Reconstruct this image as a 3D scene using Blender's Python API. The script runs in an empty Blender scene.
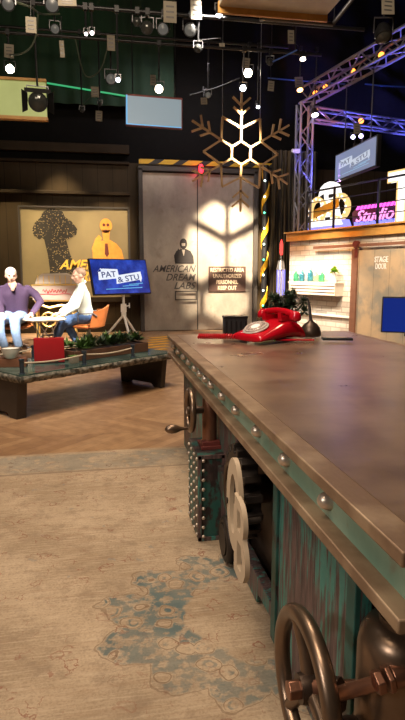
import bpy, bmesh, math, random
from math import sin, cos, pi, radians, atan, tan, sqrt
from mathutils import Vector, Matrix, Euler
random.seed(7)
S = bpy.context.scene
COL = S.collection

# ------------------------------------------------------------------ camera
HC = 1.16
TH = atan(88/560.0)
YAW = radians(10.25)
cd = bpy.data.cameras.new('camera'); cam = bpy.data.objects.new('camera', cd); COL.objects.link(cam)
cd.sensor_fit = 'VERTICAL'; cd.sensor_height = 36; cd.lens = 28.0; cd.clip_start = 0.02; cd.clip_end = 100
cam.location = (0, 0, HC); cam.rotation_euler = (pi/2-TH, 0, -YAW)
S.camera = cam
# ------------------------------------------------------------------ world, exposure
w = bpy.data.worlds.new('world'); S.world = w; w.use_nodes = True
w.node_tree.nodes['Background'].inputs[0].default_value = (0.30, 0.34, 0.42, 1)
w.node_tree.nodes['Background'].inputs[1].default_value = 0.005
S.view_settings.view_transform = 'Standard'; S.view_settings.look = 'None'
S.view_settings.exposure = 0.0; S.view_settings.gamma = 1.0; S.view_settings.use_curve_mapping = False

# ------------------------------------------------------------------ lights (studio spots and areas, high and low; most have no modelled lantern)
def aim(o, tgt):
    o.rotation_euler = (Vector(tgt)-o.location).to_track_quat('-Z', 'Y').to_euler()
def spot(name, loc, tgt, power, color, angle, blend=0.5, size=0.06):
    l = bpy.data.lights.new(name, 'SPOT'); l.energy = power; l.color = color
    l.spot_size = radians(angle); l.spot_blend = blend; l.shadow_soft_size = size
    o = bpy.data.objects.new(name, l); COL.objects.link(o); o.location = loc; aim(o, tgt); return o
def area(name, loc, tgt, power, color, sx, sy=None):
    l = bpy.data.lights.new(name, 'AREA'); l.energy = power; l.color = color; l.shape = 'RECTANGLE'
    l.size = sx; l.size_y = sy or sx
    o = bpy.data.objects.new(name, l); COL.objects.link(o); o.location = loc; aim(o, tgt); return o
def point(name, loc, power, color, size=0.05):
    l = bpy.data.lights.new(name, 'POINT'); l.energy = power; l.color = color; l.shadow_soft_size = size
    o = bpy.data.objects.new(name, l); COL.objects.link(o); o.location = loc; return o
WARM = (1.0, 0.80, 0.58); WHITE = (1.0, 0.90, 0.78); ORANGE = (1.0, 0.55, 0.18)
area('studio_soft_light', (-1.6, 0.4, 5.0), (-0.1, 2.0, 0), 165, WARM, 1.4)
area('studio_back_soft_light', (0.2, 3.4, 4.6), (0.3, 6.0, 0), 190, WARM, 1.2)
spot('rug_key_light', (-2.6, 4.6, 5.4), (-0.6, 2.4, 0), 330, WHITE, 34, 0.9, 0.12)
spot('desk_front_light', (-2.6, -0.3, 2.3), (0.45, 1.7, 0.45), 210, WHITE, 42, 0.8, 0.2)
spot('floor_light', (-1.2, 3.6, 5.2), (-0.4, 5.4, 0), 520, WHITE, 40, 0.9, 0.15)
spot('people_key_light', (-1.6, 4.6, 5.2), (-1.15, 8.8, 0.85), 11000, WHITE, 16, 0.5, 0.1)
spot('people_side_light', (1.8, 6.4, 5.0), (-0.35, 8.8, 0.8), 8000, WHITE, 15, 0.5, 0.1)
spot('snowflake_light', (2.245, 8.52, 4.21), (2.52, 11.1, 1.38), 6200, (1.0, 0.80, 0.55), 32, 0.7, 0.028)
spot('snowflake_high_light', (2.25, 7.0, 5.3), (2.40, 9.3, 2.95), 1100, (1.0, 0.80, 0.50), 8, 0.8, 0.03)
area('door_wash_light', (1.75, 9.75, 4.6), (1.75, 11.1, 1.6), 42, (0.95, 0.84, 0.86), 1.6, 0.2)
spot('door_low_light', (2.7, 10.0, 2.9), (2.7, 11.1, 0.6), 190, (1.0, 0.80, 0.62), 40, 0.8, 0.06)
spot('poster_beam_light', (-0.75, 10.2, 4.4), (-0.62, 11.1, 1.2), 950, (1.0, 0.78, 0.45), 36, 0.6, 0.05)
spot('poster_cross_light', (1.2, 9.4, 4.6), (0.0, 11.1, 1.5), 1300, (1.0, 0.76, 0.45), 24, 0.7, 0.05)
spot('poster_left_light', (-2.2, 9.9, 4.4), (-1.30, 11.1, 1.4), 800, (1.0, 0.78, 0.42), 26, 0.7, 0.05)
for i, (xx, yy) in enumerate(((3.0, 9.6), (3.12, 9.1), (3.32, 8.6))):
    spot('brick_downlight', (xx-.1, yy, 1.66), (xx+0.42, yy+.1, 0.5), 75, (1.0, 0.86, 0.66), 105, 0.8, 0.04)
spot('brick_wash_light', (1.9, 7.2, 3.6), (3.7, 9.1, 0.9), 1000, (1.0, 0.86, 0.68), 26, 0.7, 0.05)
spot('barn_door_light', (2.6, 6.2, 3.0), (4.1, 7.6, 0.9), 620, (1.0, 0.80, 0.58), 46, 0.8, 0.08)
spot('fascia_light', (2.4, 7.6, 3.6), (3.7, 8.9, 1.78), 420, (1.0, 0.40, 0.05), 44, 0.7, 0.05)
spot('phone_light', (2.2, 5.2, 4.4), (0.95, 3.1, 0.8), 240, WHITE, 14, 0.6, 0.08)
spot('phone_front_light', (-1.2, 0.2, 3.6), (1.0, 3.1, 0.8), 220, WHITE, 12, 0.6, 0.08)
spot('desk_far_light', (2.9, 4.6, 4.8), (1.4, 2.4, 0.76), 230, (1.0, 0.72, 0.45), 26, 0.8, 0.1)
spot('curtain_gold_light', (2.4, 9.6, 3.6), (3.4, 10.95, 1.4), 90, (1.0, 0.7, 0.25), 30, 0.9, 0.05)
spot('green_curtain_light', (-0.6, 9.6, 6.4), (-0.6, 10.9, 5.0), 9, (0.25, 1.0, 0.40), 100, 0.9, 0.1)
BLUE = (0.16, 0.16, 1.0); VIOLET = (0.40, 0.15, 1.0)
for p, q, c, e, a in (((3.75, 9.3, 2.3), (3.6, 9.8, 3.4), BLUE, 90, 50), ((3.9, 9.0, 2.6), (3.85, 8.9, 4.2), VIOLET, 110, 50), ((4.3, 7.4, 2.6), (4.15, 7.4, 4.2), BLUE, 130, 60),
                      ((4.6, 9.6, 2.6), (4.8, 10.2, 3.9), BLUE, 130, 55), ((5.9, 9.9, 2.6), (6.2, 10.5, 3.9), BLUE, 130, 55), ((3.5, 9.0, 2.5), (3.65, 9.9, 4.1), (1.0, 0.30, 0.06), 60, 24), ((4.1, 8.9, 2.6), (4.1, 10.0, 3.9), (1.0, 0.25, 0.06), 45, 22)):
    spot('truss_uplight', p, q, e*4.5, c, a, 0.6, 0.05)  # coloured uplights added above the balcony to tint the trusses; no lamps modelled
# ------------------------------------------------------------------ node helpers / materials
class NT:
    def __init__(s, name):
        s.m = bpy.data.materials.new(name); s.m.use_nodes = True; s.t = s.m.node_tree
        s.b = s.t.nodes['Principled BSDF']; s._co = None
    def n(s, typ, **kw):
        nd = s.t.nodes.new(typ)
        for k, v in kw.items(): setattr(nd, k, v)
        return nd
    def put(s, sock, v):
        if isinstance(v, bpy.types.NodeSocket): s.t.links.new(v, sock)
        elif v is not None:
            if isinstance(v, (tuple, list)) and len(v) == 3 and sock.type == 'RGBA': v = (*v, 1)
            sock.default_value = v
    def co(s):
        if s._co is None: s._co = s.n('ShaderNodeTexCoord').outputs['Object']
        return s._co
    def mp(s, scale=(1, 1, 1), rot=(0, 0, 0), loc=(0, 0, 0), v=None):
        nd = s.n('ShaderNodeMapping'); s.put(nd.inputs[0], v or s.co())
        nd.inputs[1].default_value = loc; nd.inputs[2].default_value = rot; nd.inputs[3].default_value = scale
        return nd.outputs[0]
    def op(s, o, a, b=None, c=None):
        nd = s.n('ShaderNodeMath', operation=o); s.put(nd.inputs[0], a)
        if b is not None: s.put(nd.inputs[1], b)
        if c is not None: s.put(nd.inputs[2], c)
        return nd.outputs[0]
    def xyz(s, v=None):
        nd = s.n('ShaderNodeSeparateXYZ'); s.put(nd.inputs[0], v or s.co()); return nd.outputs
    def comb(s, x, y, z=0.0):
        nd = s.n('ShaderNodeCombineXYZ'); s.put(nd.inputs[0], x); s.put(nd.inputs[1], y); s.put(nd.inputs[2], z); return nd.outputs[0]
    def noise(s, scale=5, detail=4, v=None, rough=0.55, col=False):
        nd = s.n('ShaderNodeTexNoise'); s.put(nd.inputs['Vector'], v or s.co()); nd.inputs['Scale'].default_value = scale
        nd.inputs['Detail'].default_value = detail; nd.inputs['Roughness'].default_value = rough
        return nd.outputs['Color' if col else 'Fac']
    def vor(s, scale=5, v=None, feature='F1', out='Distance'):
        nd = s.n('ShaderNodeTexVoronoi', feature=feature); s.put(nd.inputs['Vector'], v or s.co()); nd.inputs['Scale'].default_value = scale
        return nd.outputs[out]
    def white(s, v):
        nd = s.n('ShaderNodeTexWhiteNoise'); s.put(nd.inputs['Vector'], v); return nd.outputs['Value']
    def step(s, a, lo, hi):
        nd = s.n('ShaderNodeMapRange', interpolation_type='SMOOTHSTEP'); s.put(nd.inputs[0], a)
        nd.inputs[1].default_value = lo; nd.inputs[2].default_value = hi; return nd.outputs[0]
    def mix(s, f, a, b, mode='MIX'):
        nd = s.n('ShaderNodeMix', data_type='RGBA', blend_type=mode); s.put(nd.inputs[0], f); s.put(nd.inputs[6], a); s.put(nd.inputs[7], b)
        return nd.outputs[2]
    def bump(s, h, st=0.3, d=0.01):
        nd = s.n('ShaderNodeBump'); nd.inputs['Strength'].default_value = st; nd.inputs['Distance'].default_value = d
        s.put(nd.inputs['Height'], h); s.t.links.new(nd.outputs[0], s.b.inputs['Normal'])
    def base(s, c): s.put(s.b.inputs['Base Color'], c)
    def rough(s, r): s.put(s.b.inputs['Roughness'], r)
    def metal(s, r): s.put(s.b.inputs['Metallic'], r)

def mat(name, c, rough=0.6, metal=0.0, var=0.25, scale=9, bump=0.0, trans=0.0):
    k = NT(name); n = k.noise(scale, 4)
    k.base(k.mix(n, tuple(x*(1-var) for x in c), tuple(min(1, x*(1+var)) for x in c)))
    k.rough(rough); k.metal(metal)
    if bump: k.bump(k.noise(scale*6, 3), bump)
    if trans: k.b.inputs['Transmission Weight'].default_value = trans
    return k.m
def glow(name, c, e):
    k = NT(name); k.base((0.02, 0.02, 0.02)); k.put(k.b.inputs['Emission Color'], c); k.b.inputs['Emission Strength'].default_value = e
    k.rough(0.4); return k.m

M = {}
M['black'] = mat('black_paint', (0.012, 0.012, 0.014), 0.5)
M['black_metal'] = mat('black_metal', (0.02, 0.02, 0.022), 0.4, 0.6)
M['steel'] = mat('steel', (0.35, 0.35, 0.37), 0.35, 0.9)
M['dark_steel'] = mat('dark_steel', (0.12, 0.12, 0.13), 0.4, 0.8)
M['white'] = mat('white_paint', (0.8, 0.78, 0.75), 0.5, 0, 0.06)
M['paper'] = mat('paper', (0.21, 0.185, 0.145), 0.8, 0, 0.1)
M['red'] = mat('red_plastic', (0.40, 0.004, 0.012), 0.14, 0, 0.08)
M['red_cord'] = mat('red_cord', (0.5, 0.012, 0.02), 0.3, 0, 0.1)
M['wood_light'] = mat('plywood', (0.40, 0.25, 0.11), 0.55, 0, 0.25, 14)
M['gold'] = mat('brass', (0.75, 0.48, 0.14), 0.35, 0.8)
M['leather'] = mat('orange_leather', (0.42, 0.13, 0.035), 0.4)
M['skin'] = mat('skin', (0.72, 0.44, 0.33), 0.5, 0, 0.08)
M['hair_grey'] = mat('grey_hair', (0.5, 0.42, 0.36), 0.8)
M['hair_brown'] = mat('short_brown_hair', (0.30, 0.19, 0.13), 0.8)
M['purple'] = mat('purple_knit', (0.050, 0.026, 0.068), 0.85, 0, 0.2, 60)
M['denim'] = mat('denim', (0.20, 0.30, 0.48), 0.8, 0, 0.35, 30)
M['denim_dark'] = mat('dark_denim', (0.06, 0.12, 0.27), 0.8, 0, 0.35, 30)
M['shirt'] = mat('pale_shirt', (0.72, 0.80, 0.74), 0.8, 0, 0.06)
M['shoe'] = mat('brown_shoe', (0.10, 0.045, 0.025), 0.5)
M['leaf'] = mat('leaf', (0.06, 0.13, 0.025), 0.5, 0, 0.5, 30)
M['leaf_dark'] = mat('dark_leaf', (0.025, 0.045, 0.022), 0.45, 0, 0.5, 30)
M['leaf_bright'] = mat('bright_leaf', (0.25, 0.42, 0.03), 0.5, 0, 0.4, 30)
M['eye'] = mat('eye', (0.03, 0.02, 0.02), 0.2)
M['lip'] = mat('lip', (0.42, 0.17, 0.14), 0.5)

# chevron wood floor
k = NT('chevron_wood')
o = k.xyz(); cw = 0.40
pp = k.op('PINGPONG', k.op('ADD', o[1], 20.0), cw)
colid = k.op('FLOOR', k.op('DIVIDE', k.op('ADD', o[1], 20.0), cw))
v = k.op('ADD', o[0], pp)
vv = k.op('DIVIDE', v, 0.11); pid = k.op('FLOOR', vv); fr = k.op('FRACT', vv)
rnd = k.white(k.comb(colid, pid, 3.0))
gr = k.noise(1.0, 5, k.mp((10, 10, 1), (0, 0, 0.8)))
c = k.mix(rnd, (0.255, 0.140, 0.072), (0.39, 0.235, 0.125))
c = k.mix(k.step(gr, 0.35, 0.75), c, k.mix(0.5, c, (0.15, 0.08, 0.045)))
edge = k.op('LESS_THAN', k.op('MINIMUM', fr, k.op('SUBTRACT', 1.0, fr)), 0.03)
fx = k.op('FRACT', k.op('DIVIDE', k.op('ADD', o[1], 20.0), cw))
edge2 = k.op('LESS_THAN', k.op('MINIMUM', fx, k.op('SUBTRACT', 1.0, fx)), 0.008)
edge = k.op('MAXIMUM', edge, edge2)
c = k.mix(k.op('MULTIPLY', edge, 0.4), c, (0.06, 0.035, 0.02))
k.base(c); k.rough(k.op('ADD', 0.30, k.op('MULTIPLY', gr, 0.25))); M['floor'] = k.m

# faded oriental rug (object origin at its middle far edge: y runs negative towards the near side)
def rug_mat(cx, cy):
    k = NT('faded_rug')
    o = k.xyz(); n1 = k.noise(2.6, 6); n2 = k.noise(150, 3); n3 = k.noise(9, 4)
    c = k.mix(k.step(n1, 0.3, 0.7), (0.275, 0.200, 0.132), (0.43, 0.325, 0.225))
    c = k.mix(k.op('MULTIPLY', k.step(n2, 0.35, 0.75), 0.45), c, (0.17, 0.115, 0.075)); c = k.mix(k.op('MULTIPLY', k.step(k.noise(1.0, 3, k.mp((9, 130, 1))), 0.45, 0.7), 0.35), c, (0.52, 0.41, 0.30)); c = k.mix(k.op('MULTIPLY', k.step(k.noise(11, 6, rough=0.7), 0.48, 0.68), 0.50), c, (0.19, 0.135, 0.095))
    streak = k.noise(1.0, 4, k.mp((3.0, 40, 1)))
    c = k.mix(k.op('MULTIPLY', k.step(streak, 0.45, 0.75), 0.35), c, (0.25, 0.16, 0.10))
    wob = k.n('ShaderNodeVectorMath', operation='ADD'); k.put(wob.inputs[0], k.co())
    sc = k.n('ShaderNodeVectorMath', operation='SCALE'); k.put(sc.inputs[0], k.noise(16, 4, col=True)); sc.inputs[3].default_value = 0.10
    k.put(wob.inputs[1], sc.outputs[0]); W = wob.outputs[0]
    wear = k.step(k.noise(3.5, 3), 0.36, 0.62)
    # floral scribbles in faded red and grey
    ed = k.vor(13, W, 'DISTANCE_TO_EDGE')
    f1 = k.vor(9, W); ring = k.op('LESS_THAN', k.op('ABSOLUTE', k.op('SUBTRACT', f1, 0.17)), 0.028)
    pick = k.op('GREATER_THAN', k.white(k.vor(9, W, 'F1', 'Position')), 0.40)
    ring = k.op('MULTIPLY', ring, pick)
    vine = k.op('MULTIPLY', k.op('LESS_THAN', ed, 0.020), k.step(k.noise(13.0, 2, k.mp(loc=(3, 5, 0))), 0.54, 0.60))
    red = k.op('MULTIPLY', k.op('MAXIMUM', ring, vine), k.op('ADD', 0.25, k.op('MULTIPLY', wear, 0.50)))
    c = k.mix(red, c, (0.20, 0.075, 0.05))
    f2 = k.vor(15, k.mp(loc=(2.3, 1.1, 0), v=W)); spot_ = k.op('MULTIPLY', k.op('LESS_THAN', f2, 0.16), k.op('GREATER_THAN', k.white(k.vor(15, k.mp(loc=(2.3, 1.1, 0), v=W), 'F1', 'Position')), 0.8))
    c = k.mix(k.op('MULTIPLY', spot_, 0.35), c, (0.16, 0.18, 0.18))
    # lobed teal medallion
    dx = k.op('SUBTRACT', o[0], cx); dy = k.op('SUBTRACT', o[1], cy)
    r = k.op('SQRT', k.op('ADD', k.op('MULTIPLY', dx, dx), k.op('MULTIPLY', k.op('MULTIPLY', dy, dy), 1.65)))
    a = k.op('ARCTAN2', dy, dx)
    lob = k.op('ABSOLUTE', k.op('SINE', k.op('MULTIPLY', a, 7.0)))
    ro = k.op('ADD', k.op('ADD', 0.47, k.op('MULTIPLY', lob, 0.11)), k.op('MULTIPLY', k.op('SUBTRACT', k.noise(7, 3), 0.5), 0.16))
    ri = k.op('ADD', 0.27, k.op('MULTIPLY', k.op('SUBTRACT', k.noise(6, 3, k.mp(loc=(9, 2, 0))), 0.5), 0.28))
    do = k.op('SUBTRACT', ro, r); di = k.op('SUBTRACT', r, ri)
    band = k.op('MULTIPLY', k.step(do, 0.0, 0.02), k.step(di, 0.0, 0.03))
    W2 = k.n('ShaderNodeVectorMath', operation='ADD'); k.put(W2.inputs[0], k.co()); sc2 = k.n('ShaderNodeVectorMath', operation='SCALE'); k.put(sc2.inputs[0], k.noise(9, 2, col=True)); sc2.inputs[3].default_value = 0.055; k.put(W2.inputs[1], sc2.outputs[0])
    cell = k.vor(10.5, W2.outputs[0])
    cells = k.op('MAXIMUM', k.step(cell, 0.37, 0.43), k.op('SUBTRACT', 1.0, k.step(k.op('ABSOLUTE', k.op('SUBTRACT', cell, 0.20)), 0.03, 0.06)))
    teal = k.mix(n3, (0.040, 0.070, 0.080), (0.14, 0.175, 0.165)); lace = k.step(k.noise(30, 4), 0.41, 0.55)
    tmask = k.op('MULTIPLY', k.op('MULTIPLY', band, k.op('MULTIPLY', cells, k.op('ADD', 0.15, k.op('MULTIPLY', lace, 0.85)))), k.op('ADD', 0.55, k.op('MULTIPLY', wear, 0.40)))
    c = k.mix(tmask, c, teal)
    line = k.op('MULTIPLY', k.op('LESS_THAN', k.op('ABSOLUTE', do), 0.0035), 0.45)
    line2 = k.op('MULTIPLY', k.op('MULTIPLY', k.op('LESS_THAN', k.op('ABSOLUTE', k.op('SUBTRACT', cell, 0.36)), 0.016), band), 0.6)
    c = k.mix(k.op('MAXIMUM', line, line2), c, (0.12, 0.07, 0.045))
    # blue-grey border at the far and left sides
    bd = k.op('MULTIPLY', k.step(o[1], -0.36, -0.33), k.op('SUBTRACT', 1.0, k.step(o[1], -0.06, -0.03)))
    bpat = k.op('ADD', 0.06, k.op('MULTIPLY', k.op('MULTIPLY', k.step(k.vor(15, W), 0.2, 0.45), k.op('ADD', 0.3, wear)), 0.32))
    c = k.mix(k.op('MULTIPLY', bd, bpat), c, (0.15, 0.165, 0.155)); c = k.mix(k.op('MULTIPLY', k.op('MULTIPLY', bd, ring), 0.5), c, (0.14, 0.09, 0.07))
    bl = k.op('LESS_THAN', k.op('ABSOLUTE', k.op('ADD', o[1], 0.365)), 0.012)
    c = k.mix(k.op('MULTIPLY', bl, 0.5), c, (0.14, 0.10, 0.08))
    k.base(c); k.rough(0.95); k.b.inputs['Specular IOR Level'].default_value = 0.1
    k.bump(n2, 0.25, 0.004); return k.m

# desk materials
k = NT('patina_tabletop')
n1 = k.noise(4.5, 7); st = k.noise(1.0, 6, k.mp((3, 22, 1), (0, 0, 0.5))); st2 = k.noise(1.0, 3, k.mp((16, 3, 1)))
c = k.mix(k.step(n1, 0.3, 0.7), (0.115, 0.070, 0.047), (0.235, 0.155, 0.108))
c = k.mix(k.op('MULTIPLY', k.step(st, 0.42, 0.8), 0.30), c, (0.28, 0.195, 0.14))
c = k.mix(k.op('MULTIPLY', k.step(st2, 0.55, 0.8), 0.3), c, (0.10, 0.06, 0.045))
k.base(c); k.rough(k.op('ADD', 0.24, k.op('MULTIPLY', n1, 0.10))); k.metal(0.25); k.bump(st, 0.03, 0.002); M['top'] = k.m
k = NT('bronzed_edge')
n1 = k.noise(8, 6); n2 = k.noise(40, 3, k.mp((4, 1, 4)))
c = k.mix(k.step(n1, 0.35, 0.7), (0.20, 0.125, 0.08), (0.36, 0.255, 0.17))
k.base(c); k.metal(0.45); k.rough(k.op('ADD', 0.36, k.op('MULTIPLY', n2, 0.2))); M['edge'] = k.m
k = NT('verdigris')
n1 = k.noise(5, 6)
c = k.mix(k.step(n1, 0.3, 0.7), (0.17, 0.29, 0.22), (0.31, 0.43, 0.33)); c = k.mix(k.op('MULTIPLY', k.step(k.noise(14, 5), 0.52, 0.7), 0.6), c, (0.22, 0.17, 0.11))
k.base(c); k.metal(0.2); k.rough(0.5); M['verdigris'] = k.m
def distressed(name, scl, cover, g=1.0):
    k = NT(name); stn = k.noise(1.0, 8, k.mp(scl), 0.72); big = k.noise(5, 4); fine = k.noise(1.0, 4, k.mp(tuple(x*3 for x in scl)))
    f = k.step(k.op('ADD', k.op('ADD', k.op('MULTIPLY', stn, 0.75), k.op('MULTIPLY', fine, 0.25)), k.op('MULTIPLY', k.op('SUBTRACT', big, 0.5), 0.30)), cover, cover+0.07)
    dk = k.mix(k.step(fine, 0.35, 0.65), (0.050*g, 0.032*g, 0.034*g), (0.135*g, 0.080*g, 0.075*g))
    tl = k.mix(k.noise(14, 4), (0.02*g, 0.13*g, 0.115*g), (0.075*g, 0.27*g, 0.225*g))
    k.base(k.mix(f, dk, tl)); k.metal(0.1); k.rough(0.5); k.bump(stn, 0.25, 0.004); return k.m
M['teal_panel'] = distressed('distressed_teal_panel', (22, 42, 3.0), 0.50)
M['teal_box'] = distressed('dark_teal_box', (12, 12, 6), 0.46, 0.42)
M['bronze'] = mat('aged_bronze', (0.20, 0.135, 0.095), 0.33, 0.85, 0.4, 16)
M['bronze_dark'] = mat('dark_bronze', (0.075, 0.05, 0.038), 0.42, 0.8, 0.4, 16)
M['copper'] = mat('worn_copper', (0.27, 0.13, 0.085), 0.38, 0.85, 0.35, 16)
M['rivet'] = mat('rivet_metal', (0.60, 0.50, 0.42), 0.36, 0.75, 0.2, 60)
M['gear'] = mat('gear_iron', (0.035, 0.026, 0.022), 0.5, 0.6, 0.4, 30)
M['plate'] = mat('cream_plate', (0.47, 0.36, 0.255), 0.55, 0, 0.1, 6)
M['rust_red'] = mat('rust_red', (0.16, 0.035, 0.03), 0.5, 0.3, 0.3, 20)

# ------------------------------------------------------------------ mesh builder
def frame(origin, xd, up):
    x = Vector(xd).normalized(); u = Vector(up).normalized(); n = x.cross(u)
    m = Matrix((x, u, n)).transposed().to_4x4(); m.translation = Vector(origin); return m
def rotto(d):
    return Vector(d).normalized().to_track_quat('Z', 'Y').to_matrix().to_4x4()
class MB:
    def __init__(s, off=(0, 0, 0)): s.bm = bmesh.new(); s.off = Vector(off)
    def box(s, c, sz, rot=None, bev=0.0):
        m = Matrix.Translation(c) @ (rot.to_4x4() if rot else Matrix()) @ Matrix.Diagonal((*sz, 1))
        r = bmesh.ops.create_cube(s.bm, size=1, matrix=m)
        if bev:
            es = list({e for v in r['verts'] for e in v.link_edges})
            bmesh.ops.bevel(s.bm, geom=es, offset=bev, segments=2, affect='EDGES', profile=0.7)
        return s
    def cyl(s, p0, p1, r0, r1=None, n=20, caps=True):
        p0 = Vector(p0); p1 = Vector(p1); d = p1-p0
        m = Matrix.Translation((p0+p1)/2) @ rotto(d)
        bmesh.ops.create_cone(s.bm, cap_ends=caps, segments=n, radius1=r0, radius2=r0 if r1 is None else r1, depth=d.length, matrix=m); return s
    def sph(s, c, r, n=14, rot=None):
        rr = r if isinstance(r, (tuple, list)) else (r, r, r)
        m = Matrix.Translation(c) @ (rot.to_4x4() if rot else Matrix()) @ Matrix.Diagonal((*rr, 1))
        bmesh.ops.create_uvsphere(s.bm, u_segments=n, v_segments=max(6, n*2//3), radius=1, matrix=m); return s
    def tube(s, pts, r, n=8, closed=False):
        pts = [Vector(p) for p in pts]; rings = []; N = len(pts)
        for i, p in enumerate(pts):
            a = pts[i-1] if (i > 0 or closed) else p; b = pts[(i+1) % N] if (i < N-1 or closed) else p
            m = rotto(b-a) if i == 0 else None
            d = (b-a).normalized()
            if i == 0: q = d.to_track_quat('Z', 'Y'); 
            else: q = pd.rotation_difference(d) @ q
            pd = d
            rr = r[i] if isinstance(r, (list, tuple)) else r
            rings.append([s.bm.verts.new(p + q @ Vector((cos(2*pi*j/n)*rr, sin(2*pi*j/n)*rr, 0))) for j in range(n)])
        for i in range(N if closed else N-1):
            A = rings[i]; B = rings[(i+1) % N]
            for j in range(n): s.bm.faces.new((A[j], A[(j+1) % n], B[(j+1) % n], B[j]))
        if not closed: s.bm.faces.new(rings[0][::-1]); s.bm.faces.new(rings[-1])
        return s
    def torus(s, c, axis, R, r, n=40, k=12):
        m = Matrix.Translation(c) @ rotto(axis)
        return s.tube([m @ Vector((cos(2*pi*i/n)*R, sin(2*pi*i/n)*R, 0)) for i in range(n)], r, k, True)
    def lathe(s, prof, c=(0, 0, 0), axis=(0, 0, 1), n=24):
        m = Matrix.Translation(c) @ rotto(axis); rings = []
        for r, z in prof:
            r = max(r, 1e-5); rings.append([s.bm.verts.new(m @ Vector((cos(2*pi*j/n)*r, sin(2*pi*j/n)*r, z))) for j in range(n)])
        for A, B in zip(rings, rings[1:]):
            for j in range(n): s.bm.faces.new((A[j], A[(j+1) % n], B[(j+1) % n], B[j]))
        s.bm.faces.new(rings[0][::-1]); s.bm.faces.new(rings[-1]); return s
    def prism(s, poly, d0, d1, m=None):
        m = m or Matrix(); a = [s.bm.verts.new(m @ Vector((x, y, d0))) for x, y in poly]; b = [s.bm.verts.new(m @ Vector((x, y, d1))) for x, y in poly]
        n = len(poly)
        for i in range(n): s.bm.faces.new((a[i], a[(i+1) % n], b[(i+1) % n], b[i]))
        s.bm.faces.new(a[::-1]); s.bm.faces.new(b); return s
    def bar(s, p0, p1, w, h=None, up=(0, 0, 1)):
        p0 = Vector(p0); p1 = Vector(p1); d = p1-p0; h = h or w
        x = d.normalized(); u = Vector(up); y = u.cross(x)
        if y.length < 1e-3: y = Vector((0, 1, 0)).cross(x)
        if y.length < 1e-3: y = Vector((1, 0, 0))
        y.normalize(); z = x.cross(y)
        m = Matrix((x, y, z)).transposed().to_4x4(); m.translation = (p0+p1)/2
        bmesh.ops.create_cube(s.bm, size=1, matrix=m @ Matrix.Diagonal((d.length, w, h, 1))); return s
    def leaf(s, c, d, L, W, up=(0, 0, 1)):
        c = Vector(c); d = Vector(d).normalized(); sd = d.cross(Vector(up))
        if sd.length < 0.05: sd = Vector((1, 0, 0))
        sd.normalize(); nn = sd.cross(d)
        v = [s.bm.verts.new(p) for p in (c, c+d*L*.45+sd*W+nn*W*.25, c+d*L-nn*W*.3, c+d*L*.45-sd*W+nn*W*.25)]
        s.bm.faces.new(v); return s
    def build(s, name, m, parent=None, loc=None, bevel=0.0, smooth=True, ang=38):
        bmesh.ops.recalc_face_normals(s.bm, faces=s.bm.faces)
        bmesh.ops.translate(s.bm, verts=s.bm.verts, vec=-s.off)
        me = bpy.data.meshes.new(name); s.bm.to_mesh(me); s.bm.free()
        if smooth:
            for p in me.polygons: p.use_smooth = True
            me.set_sharp_from_angle(angle=radians(ang))
        for mm in (m if isinstance(m, (list, tuple)) else [m]): me.materials.append(mm)
        ob = bpy.data.objects.new(name, me); COL.objects.link(ob)
        if parent: ob.parent = parent
        if loc is not None: ob.location = loc
        elif parent is None: ob.location = s.off
        if bevel:
            b = ob.modifiers.new('bevel', 'BEVEL'); b.width = bevel; b.segments = 2; b.limit_method = 'ANGLE'; b.angle_limit = radians(40)
        return ob
def tag(o, label, cat, group=None, kind=None):
    o['label'] = label; o['category'] = cat
    if group: o['group'] = group
    if kind: o['kind'] = kind
    return o
def thing(name, label, cat, loc=(0, 0, 0), rz=0.0, group=None):
    o = bpy.data.objects.new(name, None); o.empty_display_size = 0.05; COL.objects.link(o)
    o.location = loc; o.rotation_euler = (0, 0, rz); return tag(o, label, cat, group)
def struct(o): o['kind'] = 'structure'; return o
def bake(ob):     # apply modifiers into the mesh
    dg = bpy.context.evaluated_depsgraph_get(); dg.update()
    me = bpy.data.meshes.new_from_object(ob.evaluated_get(dg)); old = ob.data; ob.modifiers.clear(); ob.data = me; return ob
def text(name, string, fr, width, height, m, parent=None, off=(0, 0, 0), ext=0.004, shear=0.0, align='CENTER', bold=0.0, space=1.0):
    cu = bpy.data.curves.new(name, 'FONT'); cu.body = string; cu.extrude = 0.01; cu.shear = shear; cu.align_x = align; cu.offset = bold; cu.space_line = space
    cu.resolution_u = 3
    t = bpy.data.objects.new(name, cu); COL.objects.link(t)
    dg = bpy.context.evaluated_depsgraph_get(); me = bpy.data.meshes.new_from_object(t.evaluated_get(dg)); bpy.data.objects.remove(t)
    xs = [v.co.x for v in me.vertices]; ys = [v.co.y for v in me.vertices]
    x0, x1, y0, y1 = min(xs), max(xs), min(ys), max(ys)
    sx = width/(x1-x0); sy = height/(y1-y0)
    for v in me.vertices:
        v.co = (fr @ Vector(((v.co.x-(x0+x1)/2)*sx, (v.co.y-(y0+y1)/2)*sy, v.co.z/0.01*ext))) - Vector(off)
    me.materials.clear(); me.materials.append(m); ob = bpy.data.objects.new(name, me); COL.objects.link(ob)
    if parent: ob.parent = parent
    return ob

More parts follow.
